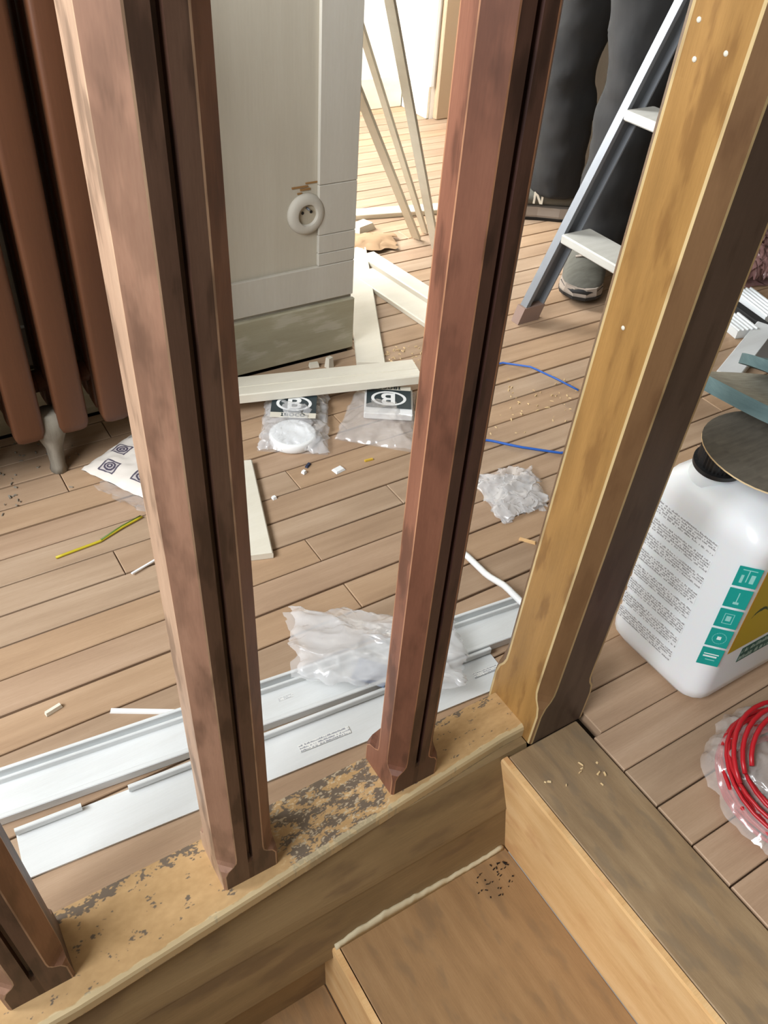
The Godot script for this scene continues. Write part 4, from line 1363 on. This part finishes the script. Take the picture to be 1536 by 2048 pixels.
func debris():
	var W: Material = M.white
	chip("plastic_offcut", "short white peg on the planks left of the trunking", "offcut", Vector3(0.046, 0, -0.817), Vector3(0.024, 0.006, 0.0065), 0.25, M.pale)
	chip("plastic_offcut", "long white sliver beside the trunking at the left baluster", "offcut", Vector3(0.153, 0, -0.755), Vector3(0.095, 0.003, 0.008), -0.53, W)
	chip("plastic_offcut", "thin white sliver by the left baluster above a board gap", "offcut", Vector3(0.256, 0.004, -1.025), Vector3(0.062, 0.002, 0.004), 0.28, W)
	chip("plastic_offcut", "square white clip lying before the two bagged fittings", "offcut", Vector3(0.657, 0, -1.104), Vector3(0.022, 0.004, 0.016), 0.2, W)
	chip("plastic_offcut", "tiny white cube between the left baluster and the square clip", "offcut", Vector3(0.595, 0, -1.126), Vector3(0.008, 0.006, 0.008), 0.4, W)
	chip("plastic_offcut", "tiny dark blue scrap before the bagged fitting", "offcut", Vector3(0.612, 0, -1.142), Vector3(0.014, 0.004, 0.006), 0.6, flat_mat(rgb(40, 52, 80), 0.5))
	chip("plastic_offcut", "tiny yellow scrap below the inverted logo card bag", "offcut", Vector3(0.724, 0, -1.104), Vector3(0.018, 0.003, 0.005), -0.1, flat_mat(rgb(214, 176, 60), 0.5))
	chip("plastic_offcut", "tiny white crumb right of the left baluster", "offcut", Vector3(0.513, 0, -1.085), Vector3(0.008, 0.005, 0.008), 0.1, W)
	chip("plastic_offcut", "white stub standing near the foot of the baseboard", "offcut", Vector3(0.822, 0, -1.437), Vector3(0.016, 0.024, 0.014), 0.3, M.pale)
	chip("plastic_offcut", "crumpled white scrap at the foot of the baseboard", "offcut", Vector3(0.792, 0, -1.452), Vector3(0.022, 0.01, 0.012), -0.2, M.pale)
	chip("wood_splinter", "pale orange splinter beside the left edge of the newel post", "splinter", Vector3(0.85, 0, -0.776), Vector3(0.03, 0.004, 0.006), -0.9, M.riser)
	chip("plastic_offcut", "curled cream scrap beside the end of the cream trim", "offcut", Vector3(0.93, 0, -1.215), Vector3(0.02, 0.008, 0.008), 0.6, M.pale)
	chip("plaster_lump", "pale torn scrap of paper on the floor past the wall corner", "scrap", Vector3(1.275, 0, -2.06), Vector3(0.07, 0.018, 0.05), 0.3, M.pale)
	# fine shavings: nobody could count them
	var spill := [["wood_shavings", "fine pale shavings scattered behind the cream trim", Vector3(0.99, 0, -1.40), 0.07, 70, M.bare], ["paint_flakes", "pale paint flakes scattered under the radiator", Vector3(0.1, 0, -1.36), 0.16, 70, M.dust_grey], ["sanding_crumbs", "fine pale crumbs scattered on the planks near the blue wire", Vector3(1.12, 0, -1.12), 0.16, 60, M.bare], ["stair_crumbs", "dark crumbs in the corner of the tread under the newel post", Vector3(0.5, -0.17, -0.375), 0.035, 36, M.subfloor], ["landing_crumbs", "few pale crumbs on the landing board below the newel", Vector3(0.615, 0, -0.38), 0.05, 10, M.bare]]
	for s in spill:
		var g := MB.new()
		for k in s[4]:
			var t := rng.randf() * TAU
			var r: float = s[3] * sqrt(rng.randf())
			var c := Vector3(cos(t) * r, 0.0004, sin(t) * r * 0.7)
			var small := 0.3 if s[0] == "stair_crumbs" else 0.55
			var l := rng.randf_range(0.002, 0.008) * small; var w := rng.randf_range(0.001, 0.003) * small
			var a := rng.randf() * TAU
			var u := Vector3(cos(a), 0, sin(a)) * l; var v := Vector3(-sin(a), 0, cos(a)) * w
			var h := Vector3(0, rng.randf_range(0.0008, 0.003), 0)
			g.loft([[c - u - v, c - u + v, c + u + v, c + u - v], [c - u * 0.8 - v * 0.6 + h, c - u * 0.8 + v * 0.6 + h, c + u * 0.8 + v * 0.6 + h, c + u * 0.8 - v * 0.6 + h]])
		var o := put(s[0], g.mesh(), s[5])
		o.position = s[2]
		tag(o, s[1], "debris", "", "stuff")
	# crumpled brown paper near the battens
	var pc := [Vector3(1.14, 0.001, -1.94), Vector3(1.29, 0.001, -1.89), Vector3(1.34, 0.001, -1.98), Vector3(1.2, 0.001, -2.04)]
	var cc := Vector3(1.24, 0, -1.96)
	for i in 4: pc[i] -= cc
	var bp := put("brown_paper", crumple(pc, 12, 8, 0.012, 91, 0.15, 0.02, 0.01), flat_mat(rgb(172, 140, 106), 0.85))
	bp.position = cc
	tag(bp, "flattened brown paper on the floor by the battens", "paper")
